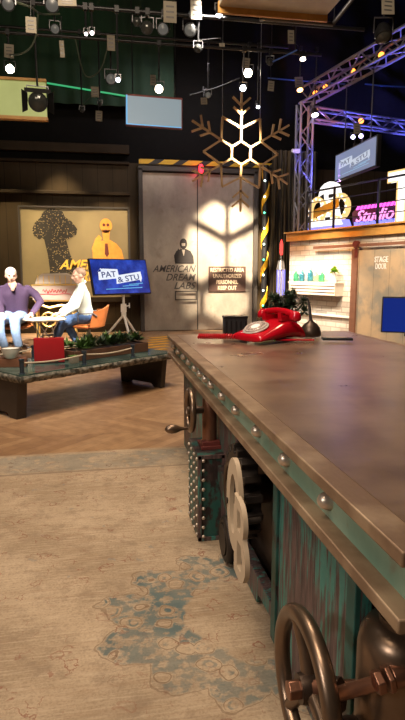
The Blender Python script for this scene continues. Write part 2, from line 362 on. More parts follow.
# ================================================================== THE SETTING
YB = 11.13
k = NT('dark_wall_boards'); o = k.xyz(); b = k.op('FRACT', k.op('DIVIDE', o[0], 0.28)); e = k.op('LESS_THAN', b, 0.035)
c = k.mix(k.noise(1, 5, k.mp((6, 6, 1.2))), (0.022, 0.015, 0.008), (0.062, 0.041, 0.021)); c = k.mix(e, c, (0.012, 0.009, 0.006)); k.base(c); k.rough(0.55); k.b.inputs['Specular IOR Level'].default_value = 0.15; M['wallboards'] = k.m
M['studio_dark'] = mat('studio_dark_paint', (0.007, 0.0068, 0.0068), 0.9); M['studio_dark'].node_tree.nodes['Principled BSDF'].inputs['Specular IOR Level'].default_value = 0.04
struct(MB().box((0.5, 4, -0.05), (15, 16, 0.1)).build('floor', M['floor']))
struct(MB().box((0.5, YB+0.06, 1.6), (15, 0.12, 3.2)).build('wall_back', M['wallboards']))
struct(MB().box((0.5, YB+0.06, 5.15), (15, 0.12, 3.9)).build('wall_back_upper', M['studio_dark']))
struct(MB().box((-7.05, 4, 3.55), (0.1, 16, 7.1)).build('wall_left', M['studio_dark']))
struct(MB().box((8.05, 4, 3.55), (0.1, 16, 7.1)).build('wall_right', M['studio_dark']))
struct(MB().box((0.5, -4.05, 3.55), (15, 0.1, 7.1)).build('wall_front', M['studio_dark']))
struct(MB().box((0.5, 4, 7.15), (15.2, 16.2, 0.1)).build('ceiling', M['studio_dark']))
# dark header beam across the back wall
M['header'] = mat('header_wood', (0.026, 0.017, 0.010), 0.6, 0, 0.4, 5); M['header'].node_tree.nodes['Principled BSDF'].inputs['Specular IOR Level'].default_value = 0.12
hb = MB(); hb.box((-1.6, YB-0.06, 3.42), (4.4, 0.12, 0.16)); hb.box((-1.6, YB-0.04, 3.18), (4.4, 0.08, 0.05)); hb.box((-1.6, YB-0.05, 2.62), (4.4, 0.1, 0.06))
struct(hb.build('trim_1', M['header'], bevel=0.008))
hb = MB(); hb.box((-1.6, YB-0.025, 0.63), (4.4, 0.05, 0.10)); hb.box((-1.6, YB-0.02, 0.08), (4.4, 0.04, 0.16))
struct(hb.build('trim_2', M['header'], bevel=0.008))

# ---- grey double door
k = NT('grey_metal_door'); n = k.noise(1.6, 6, k.mp((1, 1, 0.6)), 0.65); c = k.mix(k.step(n, 0.3, 0.72), (0.27, 0.238, 0.205), (0.45, 0.395, 0.335))
c = k.mix(k.op('MULTIPLY', k.step(k.noise(7, 5), 0.55, 0.75), 0.35), c, (0.19, 0.13, 0.09)); k.base(c); k.rough(0.42); k.metal(0.3); M['door'] = k.m
M['frame_dark'] = mat('dark_door_frame', (0.045, 0.038, 0.034), 0.5)
DY = YB-0.07
dr = MB(); dr.box((1.368, DY+0.03, 1.52), (1.06, 0.06, 3.02)); dr.box((2.465, DY+0.03, 1.52), (1.12, 0.06, 3.02))
door = struct(dr.build('door_1', M['door'], bevel=0.006))
fr = MB(); fr.box((0.80, DY+0.0, 1.55), (0.08, 0.12, 3.10)); fr.box((3.07, DY, 1.55), (0.09, 0.12, 3.10)); fr.box((1.93, DY, 3.085), (2.35, 0.12, 0.07))
fr.build('door_frame', M['frame_dark'], door, bevel=0.006)
MB().box((1.9, DY+0.005, 1.52), (0.02, 0.03, 3.0)).build('seam_strip', M['frame_dark'], door)
h = MB(); z0 = 0.72
for zz in (z0+.06, z0-.10): h.box((1.66, DY-0.045, zz), (0.44, 0.02, 0.022))
for xx in (1.45, 1.87): h.box((xx, DY-0.045, z0-.02), (0.022, 0.02, 0.18)); h.cyl((xx, DY, z0-.02), (xx, DY-0.045, z0-.02), 0.012, n=8)
h.build('door_handle', M['frame_dark'], door)
# emblem and lettering on the left leaf
M['ink'] = mat('dark_ink', (0.02, 0.017, 0.018), 0.5); M['ink_grey'] = mat('dark_grey_lettering', (0.085, 0.08, 0.08), 0.4, 0.4)
def FB(x, z, y=DY): return frame((x, y, z), (1, 0, 0), (0, 0, 1))
def suited_man(fr, s, mb_list, t=0.006):
    # mb_list = (dark, light): suit and head silhouette; shirt, tie and face lights
    d, l = mb_list
    d.prism([(-.32, 0), (-.36, .30), (-.27, .47), (-.10, .55), (.10, .55), (.27, .47), (.38, .28), (.40, 0)], 0, t, fr @ Matrix.Diagonal((s, s, 1, 1)))
    d.prism([(.14*cos(a)*1.0, .74+.20*sin(a)) for a in [2*pi*i/18 for i in range(18)]], 0, t, fr @ Matrix.Diagonal((s, s, 1, 1)))
    d.prism([(-.30, .20), (-.20, .28), (-.08, .50), (-.13, .62), (-.20, .56), (-.36, .22)], 0, t*1.2, fr @ Matrix.Diagonal((s, s, 1, 1)))
    l.prism([(-.06, .52), (.06, .52), (.01, .28)], 0, t*1.6, fr @ Matrix.Diagonal((s, s, 1, 1)))
    l.prism([(-.06, .66), (.06, .66), (.07, .76), (-.07, .76)], 0, t*1.6, fr @ Matrix.Diagonal((s, s, 1, 1)))
    l.prism([(-.17, .52), (-.11, .54), (-.14, .63), (-.2, .6)], 0, t*1.7, fr @ Matrix.Diagonal((s, s, 1, 1)))
d = MB(); l = MB(); F = FB(1.62, 1.32, DY-0.001)
suited_man(F, 0.52, (d, l))
emb = tag(d.build('wall_emblem', M['ink']), 'dark emblem of a man in a suit on the left leaf of the grey door', 'emblem')
l.build('shirt_and_face', M['door'], emb)
lt = thing('door_lettering', 'dark grey slanted lettering in three lines below the suited man emblem', 'lettering', (1.55, DY, 1.05))
for i, (s_, wd, xr) in enumerate((('AMERICAN', 0.86, 1.87), ('DREAM', 0.60, 1.87), ('LABS', 0.44, 1.87))):
    z = 1.225-i*0.165
    text('text_line', s_, FB(xr-wd/2, z, DY-0.001), wd, 0.135, M['ink_grey'], lt, (1.55, DY, 1.05), 0.006, 0.35, bold=0.012)
# restricted area sign
sg = thing('warning_sign', 'brown sign on the grey door reading RESTRICTED AREA UNAUTHORIZED PERSONNEL KEEP OUT', 'sign', (2.50, DY, 0.80))
so = (2.50, DY, 0.80)
M['sign_brown'] = mat('sign_brown', (0.055, 0.028, 0.022), 0.5, 0, 0.3); M['sign_text'] = mat('sign_cream_text', (0.68, 0.55, 0.40), 0.5)
MB(so).box((2.50, DY-0.012, 1.02), (0.76, 0.02, 0.50)).build('panel', M['sign_brown'], sg, bevel=0.004)
for i, (s_, wd) in enumerate((('RESTRICTED AREA', 0.68), ('UNAUTHORIZED', 0.58), ('PERSONNEL', 0.44), ('KEEP OUT', 0.38))):
    text('text_line', s_, FB(2.50, 1.20-i*0.118, DY-0.0225), wd, 0.078, M['sign_text'], sg, so, 0.004, bold=0.008)

# hazard striped header over the door and hazard ribbon pole with little lights
k = NT('hazard_stripe'); o = k.xyz(); f = k.op('FRACT', k.op('DIVIDE', k.op('ADD', k.op('ADD', o[0], k.op('MULTIPLY', o[2], -1.5)), o[1]), 0.46)); f = k.op('LESS_THAN', f, 0.62)
k.base(k.mix(f, (0.015, 0.013, 0.012), (0.55, 0.33, 0.02))); k.rough(0.5); M['hazard'] = k.m
struct(MB().box((2.2, DY-0.04, 3.215), (2.85, 0.06, 0.085)).build('trim_3', M['hazard']))
struct(MB().box((2.2, DY-0.01, 3.14), (2.85, 0.06, 0.06)).build('trim_4', M['frame_dark']))
pole = thing('hazard_pole', 'black pole wound with a yellow ribbon and tiny string lights beside the door', 'pole', (3.22, 10.9, 0))
po = (3.22, 10.9, 0)
MB(po).cyl((3.22, 10.9, 0), (3.22, 10.9, 3.2), 0.055).build('pole_core', M['black'], pole)
M['yellow'] = mat('yellow_ribbon', (0.80, 0.43, 0.02), 0.5)
rb = MB(po); N = 130
vs = []
for i in range(N):
    a = i*0.22; z = 0.03+3.05*i/N
    vs.append([rb.bm.verts.new((3.22+cos(a)*r, 10.9+sin(a)*r, z+dz)) for r, dz in ((0.060, 0), (0.060, 0.17), (0.075, 0.17), (0.075, 0))])
for A, B in zip(vs, vs[1:]):
    for j in range(4): rb.bm.faces.new((A[j], A[(j+1) % 4], B[(j+1) % 4], B[j]))
rb.build('ribbon', M['yellow'], pole)
M['fairy'] = glow('string_light_glow', (0.75, 1.0, 0.9), 9); M['fairy_g'] = glow('green_string_light_glow', (0.1, 1.0, 0.45), 6)
for i in range(9):
    MB(po).sph((3.18, 10.815, 0.5+i*0.30), 0.018, 8).build('bulb', M['fairy'] if i % 3 else M['fairy_g'], pole)
# red beacon above the door
bc = thing('red_beacon', 'glowing red beacon lamp fixed above the seam of the grey door', 'lamp', (1.95, DY-0.1, 3.0))
bo = (1.95, DY-0.1, 3.0)
MB(bo).box((1.95, DY-0.035, 3.11), (0.10, 0.08, 0.12)).build('bracket', M['black'], bc)
MB(bo).sph((1.95, DY-0.13, 3.10), (0.05, 0.05, 0.09), 12).build('bulb', glow('red_beacon_glow', (1.0, 0.02, 0.04), 4), bc)
a = MB(bo); a.bar((1.95, DY-0.1, 3.04), (1.82, DY-0.1, 2.9), 0.025); a.bar((1.97, DY-0.1, 3.04), (1.98, DY-0.1, 2.85), 0.025); a.build('arm', M['black'], bc)
point('beacon_light', (1.93, DY-0.24, 3.06), 2.2, (1.0, 0.05, 0.10))

# ---- poster of the mushroom cloud and orange figure
px0, px1, pz0, pz1 = -1.45, 0.57, 0.68, 2.36; PY_ = YB-0.03
k = NT('poster_ground'); n = k.noise(2.5, 4); k.base(k.mix(n, (0.185, 0.145, 0.075), (0.28, 0.22, 0.12))); k.rough(0.5); M['poster'] = k.m
pst = thing('wall_poster', 'large wall poster of a dark mushroom cloud and an orange suited figure', 'poster', (-0.44, PY_, pz0)); pf = (-0.44, PY_, pz0)
MB(pf).box(((px0+px1)/2, PY_, (pz0+pz1)/2), (px1-px0, 0.04, pz1-pz0)).build('board', M['poster'], pst)
b = MB(pf)
for x in (px0, px1): b.box((x, PY_-0.01, (pz0+pz1)/2), (0.03, 0.07, pz1-pz0))
b.box(((px0+px1)/2, PY_-0.01, pz1), (px1-px0, 0.07, 0.03)); b.build('frame', M['frame_dark'], pst)
k = NT('halftone_ink'); f = k.op('LESS_THAN', k.vor(30), 0.30); f = k.op('MULTIPLY', f, k.step(k.noise(5, 3), 0.40, 0.52)); k.base(k.mix(f, (0.016, 0.012, 0.009), (0.30, 0.22, 0.10))); k.rough(0.6); M['halftone'] = k.m
PF = FB(0, 0, PY_-0.021)
cl = MB(pf)
cap = [(-1.22, 1.95), (-1.20, 1.83), (-1.10, 1.76), (-1.05, 1.79), (-0.98, 1.74), (-0.90, 1.78), (-0.80, 1.74), (-0.70, 1.79), (-0.62, 1.75), (-0.52, 1.80), (-0.42, 1.86), (-0.40, 1.96), (-0.50, 2.10), (-0.62, 2.18), (-0.66, 2.28), (-0.80, 2.33), (-0.92, 2.32), (-1.02, 2.26), (-1.06, 2.16), (-1.16, 2.08)]
cl.prism(cap, 0, 0.006, PF)
cl.prism([(-1.02, 1.80), (-0.62, 1.80), (-0.55, 1.50), (-0.42, 1.20), (-0.30, 0.98), (-0.95, 0.98), (-0.93, 1.2), (-0.96, 1.5)], 0, 0.007, PF)
cl.build('mushroom_cloud', M['halftone'], pst)
M['orange_ink'] = mat('orange_ink', (0.72, 0.33, 0.055), 0.5, 0, 0.3, 12); M['amber_ink'] = mat('amber_lettering', (0.88, 0.50, 0.07), 0.5, 0, 0.15)
om = MB(pf)
om.prism([(-.12, 1.18), (-.13, 1.5), (-.09, 1.66), (0.0, 1.74), (.20, 1.77), (.32, 1.70), (.42, 1.58), (.47, 1.36), (.46, 1.18)], 0, 0.006, PF)
om.prism([(.135+.115*cos(t), 2.03+.135*sin(t)) for t in [2*pi*i/20 for i in range(20)]], 0, 0.007, PF)
om.prism([(.06, 1.95), (.21, 1.95), (.19, 1.76), (.08, 1.76)], 0, 0.007, PF)
om.prism([(-.12, 1.5), (-.02, 1.62), (.05, 1.80), (.0, 1.86), (-.07, 1.78), (-.14, 1.60)], 0, 0.008, PF)
om.build('orange_figure', M['orange_ink'], pst)
dk = MB(pf); dk.prism([(.11, 1.70), (.16, 1.70), (.18, 1.50), (.14, 1.44), (.10, 1.50)], 0.006, 0.010, PF); dk.build('tie', M['rust_red'], pst); dk = MB(pf); dk.prism([(.098+.028*cos(t), 2.045+.028*sin(t)) for t in [2*pi*i/12 for i in range(12)]], 0.006, .010, PF); dk.build('eye', M['rust_red'], pst); dk = MB(pf); dk.prism([(.172+.028*cos(t), 2.045+.028*sin(t)) for t in [2*pi*i/12 for i in range(12)]], 0.006, .010, PF); dk.build('eye', M['rust_red'], pst); dk = MB(pf); dk.prism([(.075, 1.90), (.115, 1.955), (.155, 1.955), (.195, 1.90), (.155, 1.93), (.115, 1.93)], 0.006, .010, PF)
dk.build('moustache', M['rust_red'], pst)
for i, (s_, x0_, x1_) in enumerate((('AMERICAN', -0.76, 0.50), ('DREAM', -0.56, 0.30), ('LABS', -0.02, 0.50))):
    text('poster_lettering', s_, FB((x0_+x1_)/2, 1.30-i*0.22, PY_-0.022), x1_-x0_, 0.185, M['amber_ink'], pst, pf, 0.008, 0.35, bold=0.02)

# ---- green curtain and dark slit curtain
def drape(name, x0, x1, y, z0, z1, amp, per, m, label, cat):
    mb = MB(((x0+x1)/2, y, z0)); n = int((x1-x0)/per*8); F_ = []
    for th in (0, 0.012):
        F_.append([[mb.bm.verts.new((x0+(x1-x0)*i/n, y+th+amp*sin(2*pi*i/8)+amp*.4*sin(i*.37), z)) for i in range(n+1)] for z in (z0, z1)])
    for R in F_:
        for i in range(n): mb.bm.faces.new((R[0][i], R[0][i+1], R[1][i+1], R[1][i]))
    for r in (0, 1):
        for i in range(n): mb.bm.faces.new((F_[0][r][i], F_[0][r][i+1], F_[1][r][i+1], F_[1][r][i]))
    for i in (0, n): mb.bm.faces.new((F_[0][0][i], F_[0][1][i], F_[1][1][i], F_[1][0][i]))
    return tag(mb.build(name, m), label, cat)
M['green_cloth'] = mat('dark_green_cloth', (0.007, 0.026, 0.013), 0.9, 0, 0.3, 3)
drape('green_curtain', -4.5, 1.42, 10.80, 4.12, 7.08, 0.022, 0.30, M['green_cloth'], 'dark green curtain hanging high behind the stage lights at the left', 'curtain')
k = NT('slit_cloth'); n = k.noise(1, 4, k.mp((30, 30, 0.8))); k.base(k.mix(k.step(n, 0.42, 0.68), (0.012, 0.010, 0.010), (0.16, 0.12, 0.07))); k.rough(0.35); k.metal(0.3); M['slit'] = k.m
drape('slit_curtain', 3.36, 4.3, 10.95, 0.02, 3.5, 0.03, 0.10, M['slit'], 'dark shimmering strip curtain between the grey door and the white brick set', 'curtain')
M['green_edge'] = glow('green_edge_glow', (0.05, 0.8, 0.3), 0.5)  # emissive strip stands for the green-lit edge of the curtain
tag(MB((-0.15, 10.765, 4.3)).box((-0.15, 10.765, 4.36), (1.5, 0.03, 0.022), Euler((0, radians(6), 0)).to_matrix()).build('curtain_edge_glow', M['green_edge']), 'thin glowing strip standing for the green-lit edge of the curtain foot', 'lit edge')

# ---- hazard paint on floor
hz = MB((0.9, 9.3, 0)); 
for i in range(6):
    y0 = 8.35+i*0.33; hz.box((0.78+i*0.05, y0, 0.002), (0.42, 0.12, 0.004), Euler((0, 0, radians(28))).to_matrix())
tag(hz.build('floor_marking', M['yellow']), 'yellow hazard stripes painted on the wood floor before the grey door', 'floor marking')

# ================================================================== RUG
RX, RY = -0.55, 3.578
rug = MB((RX, RY, 0)); rug.box((RX, RY-2.6, 0.005), (5.0, 5.2, 0.01))
tag(rug.build('oriental_rug', rug_mat(0.52-RX, 1.70-RY), bevel=0.003), 'large faded tan oriental rug with a worn teal medallion under the big desk', 'rug')

# ================================================================== THE DESK
DO = (1.03, 2.15, 0.01)
desk = thing('industrial_desk', 'long riveted industrial desk with bronze top, teal sides and handwheels', 'desk', DO)
TX0, TX1, TY0, TY1 = 0.418, 1.66, 0.691, 3.60
MB(DO).box(((TX0+TX1)/2, (TY0+TY1)/2, 0.7475), (TX1-TX0, TY1-TY0, 0.025)).build('tabletop', M['edge'], desk, bevel=0.003)
MB(DO).box(((TX0+TX1)/2, (TY0+TY1)/2, 0.7605), (TX1-TX0-0.11, TY1-TY0-0.11, 0.002)).build('top_inlay', M['top'], desk)
RI = 0.038
web = MB(DO); web.box(((TX0+TX1)/2, (TY0+TY1)/2, 0.692), (TX1-TX0-2*RI, TY1-TY0-2*RI, 0.088)); web.build('rim_web', M['verdigris'], desk)
low = MB(DO); low.box(((TX0+TX1)/2, (TY0+TY1)/2, 0.641), (TX1-TX0, TY1-TY0, 0.024)); low.build('lower_flange', M['edge'], desk, bevel=0.003)
rv = [1.037, 1.301, 1.561, 1.822, 2.048, 2.266, 2.401, 2.533, 2.679, 2.876, 3.063, 3.275, 3.50]
first = None
for y in rv:
    if first is None:
        m_ = MB((0, 0, 0)); m_.lathe([(0.019, 0), (0.019, 0.004), (0.0182, 0.012), (0.0148, 0.020), (0.0082, 0.0255), (0.0005, 0.027)], axis=(-1, 0, 0), n=18)
        first = m_.build('rivet', M['rivet'], desk); o_ = first
    else:
        o_ = first.copy(); COL.objects.link(o_)
    o_.location = Vector((TX0+RI, y, 0.692))-Vector(DO)
# body panels
ap = MB(DO); ap.box((0.505, 1.225, 0.345), (0.03, 0.54, 0.56)); ap.build('near_side_panel', M['teal_panel'], desk, bevel=0.004)
ap = MB(DO); ap.box((0.515, 2.73, 0.345), (0.03, 1.40, 0.56)); ap.build('far_side_panel', M['teal_panel'], desk, bevel=0.004)
core = MB(DO); core.box((1.08, 2.15, 0.345), (0.98, 2.3, 0.56)); core.build('inner_body', M['black_metal'], desk)
# bay behind gear: a pipe, and a plate coloured dark for the recess shade
bay = MB(DO); bay.box((0.572, 1.75, 0.345), (0.02, 0.54, 0.56)); bay.cyl((0.54, 1.585, 0.10), (0.54, 1.585, 0.62), 0.028); bay.build('gear_bay_plate', M['bronze_dark'], desk)
rl = MB(DO)
rl.prism([(0.94, 0.02), (0.94, 0.12), (2.30, 0.12), (2.30, 0.02), (2.13, 0.02), (2.11, 0.075), (2.05, 0.09), (1.99, 0.075), (1.97, 0.02), (1.74, 0.02), (1.72, 0.06), (1.55, 0.07), (1.50, 0.02)], -0.02, 0.02, frame((0.525, 0, 0.0), (0, 1, 0), (0, 0, 1)))
rl.build('base_rail', M['teal_panel'], desk, bevel=0.003)
ur = MB(DO); ur.bar((0.478, 0.74, 0.612), (0.478, 3.5, 0.612), 0.035, 0.034); ur.build('upper_rail', M['teal_box'], desk, bevel=0.003)
ep = MB(DO)
for y in (0.975, 1.48): MB(DO).box((0.488, y, 0.345), (0.014, 0.04, 0.57)).build('panel_batten', M['teal_box'], desk, bevel=0.002)
lg = MB(DO)
for x in (0.62, 1.5):
    for y in (0.98, 3.3): lg.box((x, y, 0.038), (0.12, 0.14, 0.053))
lg.build('feet', M['black_metal'], desk)
# arched wheel housing near the rivet box
ah = MB(DO); ah.torus((0.47, 2.05, 0.106), (1, 0, 0), 0.075, 0.018, 28, 10); ah.cyl((0.45, 2.05, 0.106), (0.50, 2.05, 0.106), 0.06); ah.build('caster', M['gear'], desk)
# riveted corner box
bx = MB(DO); bx.box((0.444, 2.37, 0.203), (0.117, 0.26, 0.382)); bxo = bx.build('rivet_box', M['teal_box'], desk, bevel=0.004)
fl = MB(DO)
for x in (0.392, 0.495): fl.box((x, 2.236, 0.203), (0.014, 0.010, 0.38))
for zz in (0.020, 0.387): fl.box((0.444, 2.236, zz), (0.117, 0.010, 0.016))
fl.build('edge_angles', M['teal_panel'], bxo)
r0 = None
def rivets(pts, axis, r, parent):
    global DO
    proto = None
    for p in pts:
        if proto is None:
            proto = MB().lathe([(r, 0), (r, 0.002), (r*.85, r*.55), (r*.5, r*.85), (r*.02, r*.95)], axis=axis, n=12).build('rivet', M['rivet'], parent); q = proto
        else: q = proto.copy(); COL.objects.link(q)
        q.location = Vector(p)-Vector(DO)
rivets([(0.408, 2.232, 0.032+i*0.0425) for i in range(9)], (0, -1, 0), 0.0078, bxo)
rivets([(0.3855, 2.262+0.072*j, 0.032+i*0.0425) for j in range(4) for i in range(9)], (-1, 0, 0), 0.0078, bxo)
post = MB(DO); post.box((0.512, 2.262, 0.33), (0.022, 0.05, 0.60)); po_ = post.build('corner_post', M['teal_box'], desk, bevel=0.002)
rivets([(0.512, 2.236, 0.06+i*0.075) for i in range(8)], (0, -1, 0), 0.006, po_)
gs = MB(DO); gs.prism([(2.03, 0.34), (2.20, 0.36), (2.20, 0.30), (2.03, 0.22)], -0.012, 0.012, frame((0.475, 0, 0), (0, 1, 0), (0, 0, 1))); gs.build('gusset', M['teal_box'], desk)
# crank stand + far handwheel
cs = MB(DO); CX, CY = 0.458, 2.36
cs.lathe([(0.040, 0.40), (0.040, 0.42), (0.032, 0.424), (0.032, 0.600), (0.029, 0.612), (0.02, 0.618), (0.001, 0.620)], (CX, CY, 0), n=28)
cso = cs.build('crank_column', M['copper'], desk)
bs = MB(DO); bs.box((CX, CY, 0.402), (0.09, 0.11, 0.016)); bs.box((CX, CY-0.03, 0.418), (0.08, 0.03, 0.02)); bs.build('column_base', M['rust_red'], cso, bevel=0.002)
def handwheel(parent, c, R, r, handle, m, spoke0):
    root = MB(DO); root.torus(c, (1, 0, 0), R, r, 48, 14); ro = root.build('handwheel', m, parent)
    sp = MB(DO); c = Vector(c)
    for i in range(3):
        a = spoke0+i*2*pi/3; e = c+Vector((0, cos(a)*R, sin(a)*R)); mid = (c+e)/2+Vector((0.008, 0, 0))
        sp.tube([c+Vector((0.012, 0, 0)), mid, e], [r*.95, r*.75, r*.85], 10)
    sp.build('spokes', m, ro)
    hb = MB(DO); hb.lathe([(R*.20, -0.012), (R*.22, 0.0), (R*.22, 0.02), (R*.16, 0.035)], c, (1, 0, 0)); hb.build('hub', M['bronze_dark'], ro)
    return ro
wh = handwheel(desk, (0.372, CY, 0.562), 0.086, 0.0135, True, M['bronze'], pi/2)
MB(DO).cyl((0.37, CY, 0.562), (0.43, CY, 0.562), 0.017).build('axle', M['bronze_dark'], wh)
hd = MB(DO); hz_ = 0.562-0.080; hd.lathe([(0.006, 0), (0.007, 0.03), (0.009, 0.04), (0.019, 0.065), (0.021, 0.085), (0.015, 0.105), (0.004, 0.113)], (0.372, CY-0.005, hz_), (-1, 0, 0.0)); hd.build('crank_handle', M['bronze'], wh)
# near handwheel, pump
WC = (0.374, 0.938, 0.350)
wn = handwheel(desk, WC, 0.139, 0.0175, False, M['bronze'], radians(-52))
bt = MB(DO); bt.cyl((0.338, 0.935, 0.352), (0.37, 0.935, 0.352), 0.019, n=6); bt.build('hex_bolt', M['copper'], wn, bevel=0.002)
rod = MB(DO); rod.cyl((0.37, 0.935, 0.352), (0.52, 0.90, 0.362), 0.015); rod.cyl((0.385, 0.932, 0.352), (0.42, 0.925, 0.354), 0.026); rod.build('axle', M['copper'], wn)
pm = MB(DO); PC = (0.535, 0.865, 0)
pm.lathe([(0.082, 0.06), (0.082, 0.47), (0.078, 0.495), (0.066, 0.515), (0.045, 0.523), (0.045, 0.535), (0.03, 0.538), (0.03, 0.60)], PC, n=36)
pmo = pm.build('pump_cylinder', M['bronze'], desk, ang=60)
ln = MB(DO); ln.torus((PC[0], PC[1], 0.507), (0, 0, 1), 0.062, 0.006, 36, 8); ln.torus((PC[0], PC[1], 0.28), (0, 0, 1), 0.084, 0.008, 36, 8); ln.build('cylinder_ring', M['bronze'], pmo)
nt = MB(DO); nt.cyl((0.446, 0.80, 0.460), (0.460, 0.80, 0.463), 0.021, n=6); nt.cyl((0.466, 0.80, 0.464), (0.476, 0.80, 0.466), 0.024, n=6); nt.cyl((0.476, 0.80, 0.466), (0.60, 0.80, 0.48), 0.019, n=16); nt.build('pipe_nut', M['copper'], pmo, bevel=0.002)
pp_ = MB(DO); pp_.cyl((0.40, 0.87, 0.385), (0.45, 0.80, 0.460), 0.013); pp_.build('side_pipe', M['copper'], pmo)
vb = MB(DO); vb.sph((0.44, 0.86, 0.30), (0.04, 0.04, 0.035), 16); vb.cyl((0.44, 0.86, 0.30), (0.50, 0.86, 0.26), 0.024); vb.cyl((0.395, 0.89, 0.375), (0.42, 0.87, 0.385), 0.03, n=8); vb.build('valve_body', M['bronze_dark'], pmo)
# gear and monogram plates
gr_ = MB(DO); GC = Vector((0.47, 1.815, 0.405)); GR = 0.165; poly = []
NTEETH = 16
for i in range(NTEETH):
    for q, rr in ((0.02, GR-0.028), (0.28, GR-0.028), (0.34, GR), (0.72, GR), (0.78, GR-0.028)):
        t = 2*pi*(i+q)/NTEETH; poly.append((cos(t)*rr, sin(t)*rr))
gr_.prism(poly, -0.03, 0.03, frame(GC, (0, 1, 0), (0, 0, 1)))
go = gr_.build('gear', M['gear'], desk, bevel=0.003)
gh = MB(DO); gh.torus(GC+Vector((-0.032, 0, 0)), (1, 0, 0), 0.10, 0.014, 32, 8); gh.cyl(GC, GC+Vector((-0.05, 0, 0)), 0.04); gh.cyl(GC, (0.57, GC.y, GC.z), 0.05)
gh.build('gear_hub', M['bronze_dark'], go)
# monogram: a rounded G then a B, cut out of one upright plate
def ring_letter(mb, outer, inners, m, t):
    bm = mb.bm
    vs_o = [bm.verts.new((x, y, 0)) for x, y in outer]; es = [bm.edges.new((vs_o[i], vs_o[(i+1) % len(vs_o)])) for i in range(len(vs_o))]
    for inn in inners:
        vi = [bm.verts.new((x, y, 0)) for x, y in inn]; es += [bm.edges.new((vi[i], vi[(i+1) % len(vi)])) for i in range(len(vi))]
    r = bmesh.ops.triangle_fill(bm, use_beauty=True, use_dissolve=False, edges=es)
    fs = [f for f in r['geom'] if isinstance(f, bmesh.types.BMFace)]
    e = bmesh.ops.extrude_face_region(bm, geom=fs); nv = [g for g in e['geom'] if isinstance(g, bmesh.types.BMVert)]
    bmesh.ops.translate(bm, verts=nv, vec=(0, 0, t))
    allv = list({v for f in fs for v in f.verts} | set(nv)); bmesh.ops.transform(bm, matrix=m, verts=allv)
# plate coordinates: u towards the camera (-Y), v up
PMX = frame((0.395, 1.585, -0.022), (0, -1, 0), (0, 0, 1))
gpl = MB(DO)
def arc(cx, cy, rx, ry, a0, a1, n): return [(cx+rx*cos(radians(a0+(a1-a0)*i/n)), cy+ry*sin(radians(a0+(a1-a0)*i/n))) for i in range(n+1)]
Gout = [(0.085, 0.485), (0.085, 0.37), (0.045, 0.335), (0.0, 0.335)] + arc(0.0, 0.48, 0.085, 0.145, 250, 15, 18) + arc(0.0, 0.48, 0.045, 0.095, 20, 285, 14) + [(0.042, 0.43), (0.012, 0.43), (0.012, 0.485)]
ring_letter(gpl, Gout, [], PMX, 0.014)
gpl.build('letter_plate', M['plate'], desk)
bpl = MB(DO); PMB = frame((0.386, 1.528, -0.022), (0, -1, 0), (0, 0, 1))
Bout = [(0.0, 0.30), (0.0, 0.54)] + arc(0.05, 0.475, 0.06, 0.06, 90, -35, 10) + arc(0.055, 0.37, 0.078, 0.075, 50, -90, 12)
Bi1 = [(0.035, 0.445), (0.035, 0.505), (0.068, 0.505), (0.078, 0.475), (0.068, 0.445)]; Bi2 = [(0.035, 0.33), (0.035, 0.41), (0.078, 0.41), (0.095, 0.37), (0.078, 0.33)]
ring_letter(bpl, Bout, [Bi1, Bi2], PMB, 0.014)
bpl.build('letter_plate', M['plate'], desk)
for y, z in ((1.655, 0.44), (1.51, 0.43)): MB(DO).cyl((0.375, y, z), (0.45, y+.01, z), 0.010).build('standoff', M['gear'], desk)

# ================================================================== THINGS ON THE DESK
ZT = 0.7725
# rotary telephone (local x = width, local -y = front)
PH = thing('rotary_telephone', 'glossy red rotary dial telephone on the far end of the desk', 'telephone', (0.965, 3.13, ZT), radians(-62))
sc_ = 1.22
def V(x, y, z): return (x*sc_*1.02, y*sc_*1.28, z*sc_*0.86)
bd = MB(); bm = bd.bm
secs = [(-0.125, 0.105, 0.0, 0.034), (-0.116, 0.105, 0.0, 0.044), (-0.02, 0.100, 0.0, 0.088), (0.03, 0.092, 0.0, 0.112), (0.085, 0.09, 0.0, 0.110), (0.11, 0.10, 0.0, 0.07), (0.118, 0.102, 0.0, 0.0)]
rows = []
for y, hw, zb, zt in secs:
    rows.append([bm.verts.new(V(x, y, z)) for x, z in ((-hw, zb), (-hw*.99, zb+(zt-zb)*.55), (-hw*.80, zt), (0, zt*1.02), (hw*.80, zt), (hw*.99, zb+(zt-zb)*.55), (hw, zb))])
for A, B in zip(rows, rows[1:]):
    for j in range(6): bm.faces.new((A[j], A[j+1], B[j+1], B[j]))
    bm.faces.new((A[0], B[0], B[6], A[6]))
bm.faces.new(rows[0]); bm.faces.new(rows[-1])
bo_ = bd.build('body', M['red'], PH, ang=180); md = bo_.modifiers.new('sub', 'SUBSURF'); md.levels = 2; md.render_levels = 2
for e_ in bo_.data.edges: pass
